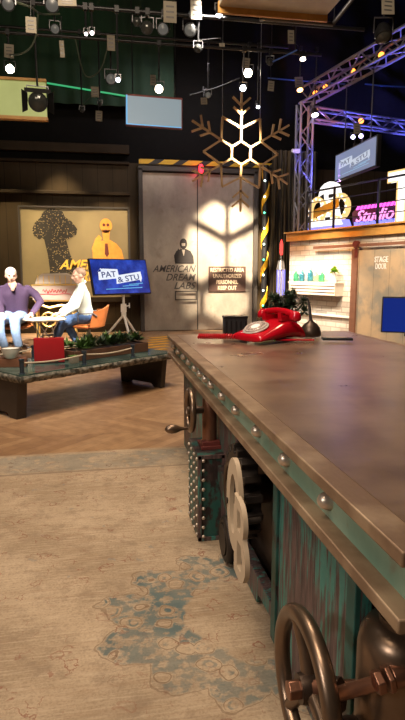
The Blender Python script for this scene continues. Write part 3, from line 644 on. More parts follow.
# dial on the sloped face
slope = atan((0.088-0.03)*0.86/(0.098*1.28)); dn = Vector((0, -sin(slope), cos(slope))); dc = Vector(V(0, -0.07, 0.062))+dn*0.004
dial = MB(); dial.lathe([(0.074, 0), (0.077, 0.006), (0.072, 0.010), (0.001, 0.010)], dc, dn, 36); do_ = dial.build('dial_plate', mat('dial_grey', (0.42, 0.36, 0.33), 0.25, 0.1), PH)
fw = MB(); mdl = Matrix.Translation(dc) @ rotto(dn)
fw.torus(dc+dn*0.014, dn, 0.061, 0.005, 32, 8); fw.torus(dc+dn*0.014, dn, 0.033, 0.005, 28, 8)
for i in range(10):
    a = radians(40+i*29); fw.bar(mdl @ Vector((cos(a)*.034, sin(a)*.034, .014)), mdl @ Vector((cos(a)*.061, sin(a)*.061, .014)), 0.007, 0.004)
fw.build('finger_wheel', mat('clear_dial', (0.62, 0.5, 0.46), 0.12, 0.2), do_)
MB().lathe([(0.027, 0.012), (0.027, 0.017), (0.001, 0.018)], dc, dn).build('number_card', M['white'], do_)
crd = MB()
for sx in (-1, 1):
    crd.box(V(sx*0.052, 0.045, 0.118), V(0.024, 0.075, 0.03), bev=0.004); crd.box(V(sx*0.052, 0.012, 0.135), V(0.02, 0.012, 0.03)); crd.box(V(sx*0.052, 0.078, 0.135), V(0.02, 0.012, 0.03))
crd.build('cradle', M['red'], PH)
hs = MB()
pts = [V(x, 0.045, 0.138+0.020*(1-(x/0.10)**2)) for x in (-0.10, -0.075, -0.05, -0.025, 0, 0.025, 0.05, 0.075, 0.10)]
hs.tube(pts, [0.016*sc_, 0.016*sc_, .0145*sc_, .014*sc_, .014*sc_, .014*sc_, .0145*sc_, .016*sc_, .016*sc_], 14)
for sx in (-1, 1): hs.lathe([(0.014, 0.035), (0.028, 0.022), (0.034, 0.004), (0.034, -0.010), (0.028, -0.016), (0.001, -0.016)], V(sx*0.105, 0.045, 0.126), (sx*0.25, 0, 1), 24)
hs.build('handset', M['red'], PH, ang=50)
# coiled cord lying to the left
def coil(path, R, turns, r, n=6):
    path = [Vector(p) for p in path]; N = turns*9; out = []
    for i in range(N+1):
        t = i/N*(len(path)-1); a = min(int(t), len(path)-2); p = path[a].lerp(path[a+1], t-a); d = (path[a+1]-path[a]).normalized()
        s1 = d.cross(Vector((0, 0, 1))).normalized(); s2 = s1.cross(d); an = 2*pi*turns*i/N
        out.append(p+s1*cos(an)*R+s2*sin(an)*R)
    return out
inv = (Matrix.Translation(PH.location) @ Matrix.Rotation(radians(-62), 4, 'Z')).inverted()
path = [inv @ Vector(p) for p in ((0.85, 3.10, ZT+0.019), (0.79, 3.12, ZT+0.019), (0.70, 3.15, ZT+0.019), (0.62, 3.17, ZT+0.019), (0.55, 3.19, ZT+0.019))]
MB().tube(coil(path, 0.0125, 26, 0.0036), 0.0052, 6).build('coiled_cord', M['red_cord'], PH)
# black box at the back
bb = thing('black_case', 'small black ribbed case behind the red telephone at the desk edge', 'case', (0.83, 3.44, ZT), radians(-6))
MB().box((0, 0, 0.05), (0.145, 0.10, 0.10), bev=0.004).build('body', M['black'], bb)
m_ = MB()
for i in range(5): m_.box((-0.06+i*0.03, -0.052, 0.045), (0.008, 0.008, 0.085))
m_.build('ribs', M['black_metal'], bb)
MB().box((0, 0, 0.107), (0.152, 0.106, 0.014), bev=0.003).build('lid', M['black_metal'], bb)
# leafy dark plant behind the phone
pl = thing('succulent_planter', 'dark leafy succulent in a low pot behind the red telephone', 'plant', (1.14, 3.36, ZT))
MB().lathe([(0.05, 0), (0.065, 0.03), (0.07, 0.09), (0.066, 0.092), (0.058, 0.08), (0.001, 0.075)], n=24).build('pot', M['bronze_dark'], pl)
fo = MB()
for j in range(17):
    an = j*2.4; rr_ = 0.03+0.075*random.random(); czz = 0.10+0.15*random.random(); cxx = cos(an)*rr_*1.15; cyy = sin(an)*rr_*.8
    fo.tube([(cxx*.2, cyy*.2, 0.075), (cxx*.6, cyy*.6, czz*.7), (cxx, cyy, czz)], 0.006, 6)
    for i in range(20):
        a = i*2.4; el = -0.5+1.9*(i/20); d_ = Vector((cos(a)*cos(el), sin(a)*cos(el), sin(el))); fo.leaf((cxx, cyy, czz), d_, 0.042+0.016*random.random(), 0.013)
fo.build('foliage', M['leaf_dark'], pl, smooth=False)
# oil can
oc = thing('oil_can', 'dark round oil can with a tall thin spout right of the telephone', 'oil can', (1.255, 3.235, ZT))
MB().lathe([(0.060, 0), (0.064, 0.006), (0.064, 0.025), (0.055, 0.055), (0.036, 0.078), (0.016, 0.090), (0.014, 0.098), (0.001, 0.10)], n=32).build('reservoir', M['bronze_dark'], oc, ang=50)
MB().tube([(0, 0, 0.09), (-0.010, 0, 0.17), (-0.018, 0, 0.215), (-0.028, 0, 0.232), (-0.042, 0, 0.228)], [0.011, 0.008, 0.005, 0.0045, 0.004], 10).build('spout', M['dark_steel'], oc)
# flat black device and red pen
dv = thing('flat_black_device', 'flat black handset lying on the desk right of the oil can', 'remote', (1.335, 3.02, ZT), radians(-14))
MB().box((0, 0, 0.007), (0.17, 0.065, 0.014), bev=0.003).build('body', M['black'], dv)
MB().box((0.0, 0, 0.0145), (0.13, 0.05, 0.002)).build('screen', mat('dark_glass', (0.01, 0.01, 0.014), 0.08), dv)
pn = thing('red_pen', 'thin red pen with a green end lying before the oil can', 'pen', (1.09, 3.02, ZT), radians(-10))
MB().cyl((-0.12, 0, 0.005), (0.10, 0, 0.005), 0.005, n=10).build('barrel', M['red'], pn)
MB().cyl((-0.13, 0, 0.005), (-0.12, 0, 0.005), 0.005, n=10).build('cap', mat('green_plastic', (0.1, 0.5, 0.08), 0.3), pn)

# ================================================================== COFFEE TABLE
CA = radians(39); CO = (-0.191, 5.249, 0)
ct = thing('coffee_table', 'long low industrial coffee table with a rough green slab and black plank legs', 'coffee table', CO, CA)
k = NT('green_slab'); n = k.noise(3.5, 6); c = k.mix(k.step(n, 0.35, 0.65), (0.015, 0.045, 0.045), (0.10, 0.16, 0.14)); k.base(c); k.rough(0.16); k.metal(0.1); M['slab'] = k.m
k = NT('chipped_edge'); n = k.noise(22, 5); c = k.mix(k.step(n, 0.4, 0.6), (0.05, 0.05, 0.042), (0.24, 0.22, 0.18)); k.base(c); k.rough(0.8); k.bump(n, 0.6, 0.02); M['chip'] = k.m
L2, W2 = 0.853, 0.36
MB().box((0, 0, 0.366), (2*L2, 2*W2, 0.012)).build('slab_top', M['slab'], ct)
eg = MB(); n = 60; ring = []
per = [(-L2+2*L2*i/n, -W2) for i in range(n)]+[(L2, -W2+2*W2*i/24) for i in range(24)]+[(L2-2*L2*i/n, W2) for i in range(n)]+[(-L2, W2-2*W2*i/24) for i in range(24)]
for zz, ex in ((0.36, 0.006), (0.345, 0.012), (0.325, 0.010), (0.303, -0.004)):
    ring.append([eg.bm.verts.new((x*(1+ex/L2)+random.uniform(-.005, .005), y*(1+ex/W2)+random.uniform(-.006, .006), zz+random.uniform(-.003, .003))) for x, y in per])
for A, B in zip(ring, ring[1:]):
    for j in range(len(per)): eg.bm.faces.new((A[j], A[(j+1) % len(per)], B[(j+1) % len(per)], B[j]))
eg.bm.faces.new(ring[0]); eg.bm.faces.new(ring[-1])
eg.build('slab_edge', M['chip'], ct)
M['leg_dark'] = mat('dark_leg_wood', (0.035, 0.026, 0.022), 0.5, 0, 0.5, 12)
for x, th_ in ((-0.80, 0.045), (0.80, 0.03)):
    lgm = MB(); lgm.prism([(-0.335, 0.305), (0.335, 0.305), (0.33, 0.25), (0.30, 0), (0.20, 0), (0.16, 0.035), (-0.16, 0.035), (-0.20, 0), (-0.30, 0), (-0.33, 0.25)], -th_, th_, frame((x, 0.04, 0), (0, 1, 0), (0, 0, 1))); lgm.build('leg', M['leg_dark'], ct, bevel=0.004)
M['post_blue'] = mat('blue_grey_post', (0.05, 0.07, 0.10), 0.4, 0.6)
rp = []
for x, y in ((-0.815, -0.325), (-0.215, -0.325), (0.345, -0.325), (-0.815, 0.32), (-0.3, 0.32), (0.4, 0.32)):
    MB().lathe([(0.024, 0.372), (0.024, 0.38), (0.017, 0.382), (0.017, 0.475), (0.022, 0.478), (0.022, 0.492), (0.001, 0.494)], (x, y, 0), n=16).build('rail_post', M['post_blue'], ct)
rpm = MB()
for y in (-1, 1):
    y = -0.325 if y < 0 else 0.32; xs = (-0.815, -0.215, 0.345) if y < 0 else (-0.815, -0.3, 0.4)
    for a, b in zip(xs, xs[1:]): rpm.tube([(a+(b-a)*t/8, y, 0.46-0.018*sin(pi*t/8)) for t in range(9)], 0.007, 8)
rpm.build('rail_rope', mat('pale_rope', (0.45, 0.38, 0.28), 0.6), ct)
def CT(x, y, z=0.3725): return (CO[0]+x*cos(CA)-y*sin(CA), CO[1]+x*sin(CA)+y*cos(CA), z)
# red case
rc = thing('red_case', 'bright red box case standing on the coffee table', 'case', CT(-0.35, -0.01), CA-radians(34))
M['red_case'] = mat('red_case_paint', (0.33, 0.008, 0.014), 0.4, 0, 0.15)
MB().box((0, 0, 0.115), (0.255, 0.10, 0.21), bev=0.008).build('body', M['red_case'], rc)
h_ = MB(); h_.box((0.06, -0.062, 0.01), (0.03, 0.01, 0.02)); h_.box((-0.06, -0.062, 0.01), (0.03, 0.01, 0.02)); h_.box((0, 0, 0.006), (0.25, 0.11, 0.012)); h_.build('feet', M['black'], rc)
MB().tube([(-0.05, 0, 0.22), (-0.045, 0, 0.245), (0.045, 0, 0.245), (0.05, 0, 0.22)], 0.006, 8).build('handle', M['black'], rc)
# small bowl planter on brown block
bk = thing('wooden_block', 'brown wooden block at the left end of the coffee table', 'block', CT(-0.66, 0.08), CA-radians(38))
MB().box((0, 0, 0.035), (0.24, 0.14, 0.07), bev=0.004).build('block_body', mat('brown_block', (0.16, 0.065, 0.035), 0.5, 0, 0.3), bk)
bw = thing('white_bowl', 'small white bowl on the brown block at the coffee table end', 'bowl', CT(-0.68, 0.06, 0.4425))
MB().lathe([(0.035, 0), (0.05, 0.01), (0.072, 0.06), (0.078, 0.085), (0.072, 0.085), (0.06, 0.05), (0.001, 0.02)], n=28).build('bowl_body', M['white'], bw)
MB().torus((0, 0, 0.085), (0, 0, 1), 0.075, 0.004, 28, 6).build('bowl_rim', M['paper'], bw)
cb = thing('cream_box', 'small cream box on the coffee table right of the red case', 'box', CT(-0.225, -0.19), CA)
MB().box((0, 0, 0.03), (0.07, 0.06, 0.06), bev=0.003).build('box_body', M['paper'], cb); MB().box((0, 0, 0.064), (0.074, 0.064, 0.008), bev=0.002).build('lid', M['leaf'], cb)
# planter trough with plants
tr = thing('planter_trough', 'long wooden planter trough with leafy plants on the coffee table', 'planter', CT(0.27, -0.03), CA)
M['trough'] = mat('dark_trough_wood', (0.10, 0.045, 0.025), 0.6, 0, 0.4, 12)
t_ = MB(); t_.box((0, -0.10, 0.045), (0.90, 0.02, 0.09)); t_.box((0, 0.10, 0.045), (0.90, 0.02, 0.09)); t_.box((-0.44, 0, 0.045), (0.02, 0.2, 0.09)); t_.box((0.44, 0, 0.045), (0.02, 0.2, 0.09)); t_.box((0, 0, 0.01), (0.88, 0.2, 0.02)); t_.build('trough', M['trough'], tr, bevel=0.002)
MB().box((0, 0, 0.05), (0.86, 0.18, 0.06)).build('soil', M['leg_dark'], tr)
f1, f2 = MB(), MB()
for i in range(60):
    x = -0.42+0.84*random.random(); y = random.uniform(-0.08, 0.08); tgt = f2 if (x < -0.3 or random.random() < 0.3) else f1; hgt = random.uniform(0.05, 0.13)
    for j in range(16):
        a = random.random()*6.28; el = random.uniform(-0.1, 1.3); tgt.leaf((x, y, 0.08+hgt*.4), (cos(a)*cos(el), sin(a)*cos(el), sin(el)), hgt*random.uniform(.6, 1.0), 0.016)
f1.build('dark_foliage', M['leaf_dark'], tr, smooth=False); f2.build('green_foliage', M['leaf'], tr, smooth=False)

# ================================================================== ROUND TABLE, CHAIRS, PEOPLE
rt = thing('round_table', 'round pale table with crossed wire legs between the two seated men', 'table', (-0.82, 8.55, 0))
MB().lathe([(0.295, 0.462), (0.31, 0.468), (0.31, 0.482), (0.295, 0.487), (0.001, 0.487)], n=40).build('tabletop', mat('pale_tabletop', (0.62, 0.52, 0.40), 0.4), rt)
wl = MB()
for i in range(6):
    a = i*pi/3; b = a+1.9; wl.tube([(cos(a)*.20, sin(a)*.20, 0.457), (cos(b)*.20, sin(b)*.20, 0.012)], 0.009, 8)
wl.torus((0, 0, 0.012), (0, 0, 1), 0.20, 0.010, 36, 8); wl.torus((0, 0, 0.45), (0, 0, 1), 0.20, 0.008, 36, 8)
wl.build('wire_base', M['steel'], rt)
tag(MB((-0.86, 8.45, 0.488)).box((-0.86, 8.45, 0.490), (0.30, 0.2, 0.004), Euler((0, 0, 0.3)).to_matrix()).build('paper_sheet', M['white']), 'white papers spread on the round table', 'paper')
def shell_chair(label, loc, rz):
    t = thing('shell_chair', label, 'chair', loc, rz)   # faces local -y
    st = MB(); st.sph((0, -0.02, 0.335), (0.24, 0.235, 0.045), 20); st.build('seat', M['leather'], t)
    bk = MB(); rows = []
    for th in (0, 0.035):
        rw = []
        for i in range(9):
            a = radians(-75+150*i/8); r = 0.255+th
            rw.append([(bk.bm.verts.new((sin(a)*r, cos(a)*r*0.9-0.0+(z-.42)*.25, z))) for z in (0.335, 0.46, 0.58, 0.66-0.10*abs(i-4)/4)])
        rows.append(rw)
    for rw in rows:
        for A, B in zip(rw, rw[1:]):
            for j in range(3): bk.bm.faces.new((A[j], A[j+1], B[j+1], B[j]))
    for i in (0, 8):
        for j in range(3): bk.bm.faces.new((rows[0][i][j], rows[0][i][j+1], rows[1][i][j+1], rows[1][i][j]))
    for j in (0, 3):
        for i in range(8): bk.bm.faces.new((rows[0][i][j], rows[0][i+1][j], rows[1][i+1][j], rows[1][i][j]))
    bk.build('backrest', M['leather'], t)
    for s in (-1, 1): MB().tube([(s*0.26, -0.12, 0.42), (s*0.28, -0.12, 0.54), (s*0.28, 0.10, 0.55), (s*0.25, 0.16, 0.5)], 0.012, 8).build('armrest', M['steel'], t)
    MB().cyl((0, 0, 0.06), (0, 0, 0.31), 0.022).build('column', M['steel'], t)
    for i in range(4):
        a = pi/4+i*pi/2; MB().tube([(0, 0, 0.075), (cos(a)*.15, sin(a)*.15, 0.05), (cos(a)*.26, sin(a)*.26, 0.012)], [0.016, 0.013, 0.010], 8).build('leg', M['steel'], t)
    return t
shell_chair('orange leather swivel chair under the man in the purple sweater', (-1.31, 8.95, 0), radians(12))
shell_chair('orange leather swivel chair under the man in the pale shirt', (-0.19, 8.82, 0), radians(-97))

def capsule(mb, pts, rad, n=14):
    pts = [Vector(p) for p in pts]
    for i, p in enumerate(pts):
        mb.sph(p, rad[i], n)
        if i and (pts[i]-pts[i-1]).length > 1e-4: mb.cyl(pts[i-1], p, rad[i-1], rad[i], n)
def remesh(mb, name, m, parent, vox=0.012, sm=4):
    ob = mb.build(name, m, parent); r = ob.modifiers.new('remesh', 'REMESH'); r.mode = 'VOXEL'; r.voxel_size = vox; r.use_smooth_shade = True
    s_ = ob.modifiers.new('smooth', 'SMOOTH'); s_.iterations = sm; s_.factor = 0.5
    return bake(ob)
def hand(mb, wrist, d, side, up):
    # palm, four unequal curled fingers, a thumb from the side of the palm near its base
    wv = Vector(wrist); d = Vector(d).normalized(); up = Vector(up); s_ = d.cross(up).normalized(); u = s_.cross(d).normalized()
    for t in (0.02, 0.05, 0.075):
        for q in (-0.022, 0, 0.022): mb.sph(wv+d*t+s_*q, (0.017), 10)
    for i, L in enumerate((0.068, 0.078, 0.072, 0.056)):
        b0 = wv+d*0.085+s_*(-0.033+0.022*i); b1 = b0+d*L*.45-u*L*.12; b2 = b1+d*L*.28-u*L*.26; b3 = b2+d*L*.10-u*L*.28
        capsule(mb, [b0, b1, b2, b3], [0.010, 0.0095, 0.009, 0.008], 8)
    t0 = wv+d*0.03+s_*side*0.03; t1 = t0+d*0.03+s_*side*0.03-u*0.01; t2 = t1+d*0.032+s_*side*0.008-u*0.012
    capsule(mb, [t0, t1, t2], [0.013, 0.011, 0.009], 8)
def head(mb, c, fwd, up):
    f = Vector(fwd).normalized(); u = Vector(up); s_ = f.cross(u).normalized(); u = s_.cross(f).normalized(); c = Vector(c)
    R = Matrix((s_, f, u)).transposed()
    mb.sph(c+u*0.025-f*0.008, (0.077, 0.096, 0.092), 20, R); mb.sph(c-u*0.045+f*0.018, (0.058, 0.068, 0.062), 16, R); mb.sph(c-u*0.088+f*0.050, (0.030, 0.024, 0.020), 12, R)
    capsule(mb, [c+f*0.088+u*0.018, c+f*0.104-u*0.018], [0.010, 0.016], 10)
    for q in (-1, 1):
        mb.sph(c+s_*q*0.079-u*0.008-f*0.010, (0.010, 0.018, 0.031), 10, R); mb.sph(c+s_*q*0.045+f*0.052-u*0.02, (0.026, 0.026, 0.024), 10, R); mb.sph(c+s_*q*0.032+f*0.080+u*0.026, (0.026, 0.012, 0.010), 10, R)
    mb.sph(c+f*0.076-u*0.052, (0.026, 0.014, 0.012), 10, R)
    return R, f, s_, u
def face_bits(c, f, s_, u, parent, off):
    e = MB(off); l_ = MB(off); c = Vector(c)
    for q in (-1, 1): e.sph(c+s_*q*0.031+f*0.083+u*0.010, 0.010, 10)
    R = Matrix((s_, f, u)).transposed(); l_.sph(c+f*0.087-u*0.052, (0.024, 0.006, 0.006), 10, R)
    e.build('eyes', M['eye'], parent); l_.build('lips', M['lip'], parent)
def person(label, P, top_m, leg_m, hair_m, vneck, hair_z):
    off = P['base']; t = thing('person', label, 'person', off)
    b = MB(off)
    hd = Vector(P['head']); R, f, s_, u = head(b, hd, P['face'], P.get('headup', (0, 0, 1)))
    nk = Vector(P['neck']); capsule(b, [nk-Vector((0, 0, 0.03)), hd-u*0.06-f*0.015], [0.062, 0.054])
    pel = Vector(P['pelvis']); ch = Vector(P['chest']); sx = Vector(P['side']).normalized()
    fw = Vector((0, 0, 1)).cross(sx).normalized()
    def torso(mb, g, hem=0.0):
        for q in (-1, 1):
            capsule(mb, [pel+sx*q*0.075+Vector((0, 0, hem)), (pel*.55+ch*.45)+sx*q*0.07, ch+sx*q*0.095, nk+sx*q*0.07-Vector((0, 0, 0.05))], [0.105+g, 0.10+g, 0.108+g, 0.062+g])
    torso(b, -0.012)
    for A in P['arms']: capsule(b, A, [0.052, 0.045, 0.038, 0.028])
    for A, hdn in zip(P['arms'], P['hands']): hand(b, A[-1], *hdn)
    for Lg in P['legs']: capsule(b, Lg[:4], [0.085, 0.062, 0.05, 0.038]); 
    remesh(b, 'body', M['skin'], t, 0.0095, 3)
    tp = MB(off); torso(tp, 0.006, 0.02)
    for A in P['arms']:
        A = [Vector(a) for a in A]; e = A[2].lerp(A[3], 0.88); capsule(tp, [A[0], A[1], A[2], e], [0.070, 0.062, 0.055, 0.044])
    to = remesh(tp, 'sweater' if vneck else 'shirt', top_m, t, 0.014, 4)
    if vneck:   # skin-coloured neck opening follows the chest
        fc = -fw if fw.dot(Vector(P['facing'])) < 0 else fw
        vn = MB(off); cc = nk+fc*0.060-Vector((0, 0, 0.01))
        vn.sph(cc, (0.058, 0.03, 0.062), 16, Matrix((sx, fc, Vector((0, 0, 1)))).transposed()); vn.sph(cc+fc*0.04-Vector((0, 0, 0.055)), (0.030, 0.028, 0.045), 14, Matrix((sx, fc, Vector((0, 0, 1)))).transposed())
        vn.build('neckline', M['skin'], t)
    else:
        cl_ = MB(off); cl_.torus(nk+Vector((0, 0, 0.015)), (hd-nk), 0.066, 0.014, 28, 8); cl_.build('collar', top_m, to)
    lg_ = MB(off)
    for q in (-1, 1): lg_.sph(pel+sx*q*0.07, 0.118, 14)
    for Lg in P['legs']:
        Lg = [Vector(a) for a in Lg]; capsule(lg_, [Lg[0], Lg[1], Lg[2], Lg[3]], [0.105, 0.082, 0.068, 0.060])
    remesh(lg_, 'jeans', leg_m, t, 0.014, 4)
    for Lg, tf in zip(P['legs'], P['toes']):
        a = Vector(Lg[3]); tf = Vector(tf).normalized(); sh = MB(off)
        z = 0.045; h0 = Vector((a.x, a.y, z))-tf*0.03
        capsule(sh, [h0+Vector((0, 0, 0.03)), h0], [0.045, 0.044]); capsule(sh, [h0, h0+tf*0.11, h0+tf*0.19-Vector((0, 0, 0.008))], [0.044, 0.044, 0.036])
        remesh(sh, 'shoe', M['shoe'], t, 0.011, 3)
    hr = MB(off); hr.sph(hd+u*0.040-f*0.022, (0.082, 0.092, 0.088), 22, R)
    bmesh.ops.bisect_plane(hr.bm, geom=hr.bm.verts[:]+hr.bm.edges[:]+hr.bm.faces[:], plane_co=hd+u*hair_z+f*0.02, plane_no=(u*0.72-f*0.69), clear_inner=True)
    bmesh.ops.holes_fill(hr.bm, edges=[e for e in hr.bm.edges if e.is_boundary])
    hr.build('hair', hair_m, t)
    face_bits(hd, f, s_, u, t, off)
    return t
# man in purple, sitting towards the camera, leaning to the table, head turned to his left
P1 = dict(base=(-1.30, 8.86, 0), head=(-1.305, 8.80, 1.105), neck=(-1.29, 8.84, 0.985), face=(0.25, -0.9, -0.12), headup=(0.02, 0, 1), pelvis=(-1.28, 8.92, 0.50), chest=(-1.265, 8.87, 0.82), side=(1, 0.1, 0), facing=(0, -1, 0),
  arms=[[(-1.44, 8.86, 0.90), (-1.49, 8.82, 0.75), (-1.47, 8.76, 0.65), (-1.43, 8.60, 0.56)], [(-1.09, 8.87, 0.90), (-0.98, 8.88, 0.83), (-0.90, 8.84, 0.71), (-1.02, 8.66, 0.545)]],
  hands=[((0.25, -1, -0.3), 1, (0, 0, 1)), ((-0.5, -0.8, -0.25), -1, (0, 0, 1))],
  legs=[[(-1.37, 8.88, 0.49), (-1.46, 8.50, 0.47), (-1.44, 8.43, 0.28), (-1.39, 8.41, 0.11)], [(-1.20, 8.88, 0.49), (-1.235, 8.47, 0.47), (-1.225, 8.43, 0.29), (-1.20, 8.45, 0.11)]],
  toes=[(0.1, -1, 0), (0.25, -1, 0)])
person('seated man in a dark purple V-neck sweater and pale jeans beside the round table', P1, M['purple'], M['denim'], M['hair_grey'], True, 0.03)
P2 = dict(base=(-0.30, 8.80, 0), head=(-0.365, 8.74, 1.105), neck=(-0.335, 8.78, 0.985), face=(-0.96, -0.25, -0.15), headup=(0, 0, 1), pelvis=(-0.28, 8.82, 0.50), chest=(-0.33, 8.79, 0.80), side=(-0.15, 1, 0), facing=(-1, 0, 0),
  arms=[[(-0.33, 8.62, 0.90), (-0.38, 8.56, 0.76), (-0.42, 8.52, 0.65), (-0.60, 8.50, 0.54)], [(-0.35, 8.95, 0.90), (-0.44, 8.97, 0.76), (-0.50, 8.92, 0.66), (-0.66, 8.78, 0.55)]],
  hands=[((-1, 0.0, -0.35), 1, (0, 0, 1)), ((-1, -0.3, -0.2), -1, (0, 0, 1))],
  legs=[[(-0.30, 8.74, 0.48), (-0.64, 8.86, 0.385), (-0.70, 8.87, 0.25), (-0.76, 8.87, 0.11)], [(-0.30, 8.92, 0.48), (-0.58, 9.02, 0.38), (-0.53, 9.02, 0.25), (-0.46, 9.00, 0.11)]],
  toes=[(-1, -0.15, 0), (-1, -0.1, 0)])
p2_ = person('seated man in a bright pale shirt and blue jeans facing left across the round table', P2, M['shirt'], M['denim_dark'], M['hair_brown'], False, 0.035)

p2_.location.x += 0.05
# translucent domed cart by the poster
cartm = thing('display_cart', 'pinkish domed display cart on a brass wheeled frame behind the round table', 'cart', (-0.76, 10.05, 0)); 
M['cart_pink'] = mat('pinkish_cart_panel', (0.45, 0.33, 0.27), 0.3, 0.2, 0.15)
MB().box((0, 0, 0.82), (0.74, 0.40, 0.26), bev=0.01).build('case', M['cart_pink'], cartm)
dm = MB(); dm.prism([(-0.33, 0), (-0.29, 0.12), (-0.20, 0.18), (0.20, 0.19), (0.33, 0.13), (0.36, 0)], -0.19, 0.19, frame((0, 0, 0.952), (1, 0, 0), (0, 0, 1))); dm.build('dome', mat('pale_dome', (0.62, 0.52, 0.42), 0.2, 0.1, 0.1), cartm, bevel=0.02)
tr_ = MB()
for i in range(7): tr_.box((-0.27+i*0.09, -0.194, 1.03), (0.012, 0.006, 0.14))
tr_.box((0, -0.203, 0.945), (0.76, 0.01, 0.02)); tr_.build('dome_ribs', M['gold'], cartm)
sw = MB(); sw.tube([(-0.2+0.4*i/40, -0.206, 0.84+0.028*sin(i*1.3)+0.01*sin(i*.5)) for i in range(41)], 0.007, 6); sw.tube([(-0.24+0.5*i/10, -0.206, 0.79+0.006*sin(i)) for i in range(11)], 0.007, 6); sw.build('red_scrollwork', M['red_case'], cartm)
fr_ = MB()
for x in (-0.32, 0.32):
    for y in (-0.16, 0.16): fr_.cyl((x, y, 0.02), (x, y, 0.69), 0.018, n=10)
fr_.cyl((-0.32, -0.16, 0.35), (0.32, -0.16, 0.35), 0.014); fr_.cyl((-0.32, 0.16, 0.35), (0.32, 0.16, 0.35), 0.014); fr_.box((0, 0, 0.68), (0.7, 0.36, 0.03)); fr_.tube([(-0.30, -0.17, 0.62), (-0.1, -0.17, 0.56), (0.1, -0.17, 0.6), (0.3, -0.17, 0.56)], 0.022, 8)
fr_.build('brass_frame', M['gold'], cartm)
for x in (-0.12, 0.22):
    wl_ = MB(); wl_.torus((x, -0.205, 0.36), (0, 1, 0), 0.12, 0.014, 32, 8); wl_.cyl((x, -0.22, 0.36), (x, -0.15, 0.36), 0.03)
    for i in range(6): a = i*pi/3; wl_.cyl((x, -0.205, 0.36), (x+cos(a)*.12, -0.205, 0.36+sin(a)*.12), 0.008, n=6)
    wl_.build('wheel', M['gold'], cartm)

# ---- screen content: PAT & STU strips
M['screen_blue'] = glow('blue_screen_glow', (0.010, 0.035, 0.42), 0.9); M['strip_white'] = glow('white_strip_glow', (0.85, 0.90, 1.0), 1.0); M['strip_ink'] = glow('blue_lettering_glow', (0.02, 0.05, 0.30), 0.5); M['cyan_glow'] = glow('cyan_glow', (0.15, 0.55, 0.95), 0.8)
k = NT('blue_screen_grad'); o = k.xyz(); n = k.noise(3, 4); k.base((0.01, 0.01, 0.02)); k.put(k.b.inputs['Emission Color'], k.mix(k.step(n, 0.35, 0.7), (0.004, 0.018, 0.20), (0.03, 0.09, 0.62))); k.b.inputs['Emission Strength'].default_value = 1.0; k.rough(0.25); M['screen_blue'] = k.m
def pat_stu(F, W, H, parent, off, mats):
    bg, strip, ink, cy = mats
    mb = MB(off); mb.prism([(-W/2, -H/2), (W/2, -H/2), (W/2, H/2), (-W/2, H/2)], 0, 0.004, F); mb.build('screen', bg, parent)
    a = MB(off); q = 0.004
    a.prism([(-.40*W, -.10*H), (-.39*W, .14*H), (-.34*W, .15*H), (-.345*W, .24*H), (-.42*W, .13*H), (-.36*W, .22*H), (-.05*W, .22*H), (-.04*W, -.05*H)], q, q+.003, F)
    a.prism([(-.10*W, -.22*H), (-.09*W, .03*H), (.37*W, .15*H), (.38*W, -.05*H), (.35*W, -.18*H), (.33*W, -.10*H)], q, q+.003, F)
    a.build('caption_strips', strip, parent)
    c = MB(off)
    for x0, x1, y in ((.12, .38, -.25), (.0, .30, -.30), (-.3, .36, -.38)): c.prism([(x0*W, y*H), (x1*W, (y+.03)*H), (x1*W, (y+.055)*H), (x0*W, (y+.02)*H)], q, q+.002, F)
    c.build('cyan_streaks', cy, parent)
    R1 = F @ Matrix.Translation((-.215*W, .065*H, q+.004)) @ Matrix.Rotation(radians(3), 4, 'Z'); text('caption', 'PAT', R1, .25*W, .17*H, ink, parent, off, 0.002, bold=0.01)
    R2 = F @ Matrix.Translation((.125*W, -.055*H, q+.004)) @ Matrix.Rotation(radians(7), 4, 'Z'); text('caption', '& STU', R2, .40*W, .17*H, ink, parent, off, 0.002, bold=0.01)
# standing TV on tripod
TVc = Vector((0.365, 10.12, 1.08))
tv = thing('television_screen', 'tilted blue screen reading PAT & STU on the white tripod', 'screen', tuple(TVc)); to_ = tuple(TVc)
psi = radians(32); phi = radians(14)
xd = Vector((cos(psi), sin(psi), 0)); nh = Vector((sin(psi), -cos(psi), 0)); upv = (-sin(phi)*nh+Vector((0, 0, cos(phi)))).normalized()
FT = frame(TVc, xd, upv)
TW, TH_ = 1.17, 0.60
m_ = MB(to_); m_.prism([(-TW/2-.02, -TH_/2-.02), (TW/2+.02, -TH_/2-.02), (TW/2+.02, TH_/2+.02), (-TW/2-.02, TH_/2+.02)], -0.05, -0.001, FT); m_.build('housing', M['black'], tv, bevel=0.006)
pat_stu(FT, TW, TH_, tv, to_, (M['screen_blue'], M['strip_white'], M['strip_ink'], M['cyan_glow']))
tp = thing('tripod', 'white tripod carrying the tilted blue screen', 'tripod', (0.40, 10.18, 0)); TO = (0.40, 10.18, 0)
ap_ = Vector((0.40, 10.18, 0.40))
MB(TO).cyl((0.40, 10.18, 0.36), (0.40, 10.18, 0.775), 0.022).build('center_post', M['white'], tp)
MB(TO).lathe([(0.03, 0.36), (0.045, 0.37), (0.045, 0.43), (0.03, 0.45)], (0.40, 10.18, 0)).build('collar', M['white'], tp)
m_ = MB(TO); m_.box((0.40, 10.18, 0.52), (0.10, 0.08, 0.15)); m_.cyl((0.40, 10.16, 0.54), (0.50, 10.10, 0.57), 0.012); m_.box((0.5, 10.1, 0.57), (0.02, 0.02, 0.09)); m_.build('crank_box', M['white'], tp)
for i in range(3):
    a = radians(-75+120*i); MB(TO).tube([ap_, (0.40+cos(a)*0.33, 10.18+sin(a)*0.33, 0.022)], 0.022, 10).build('leg', M['white'], tp)

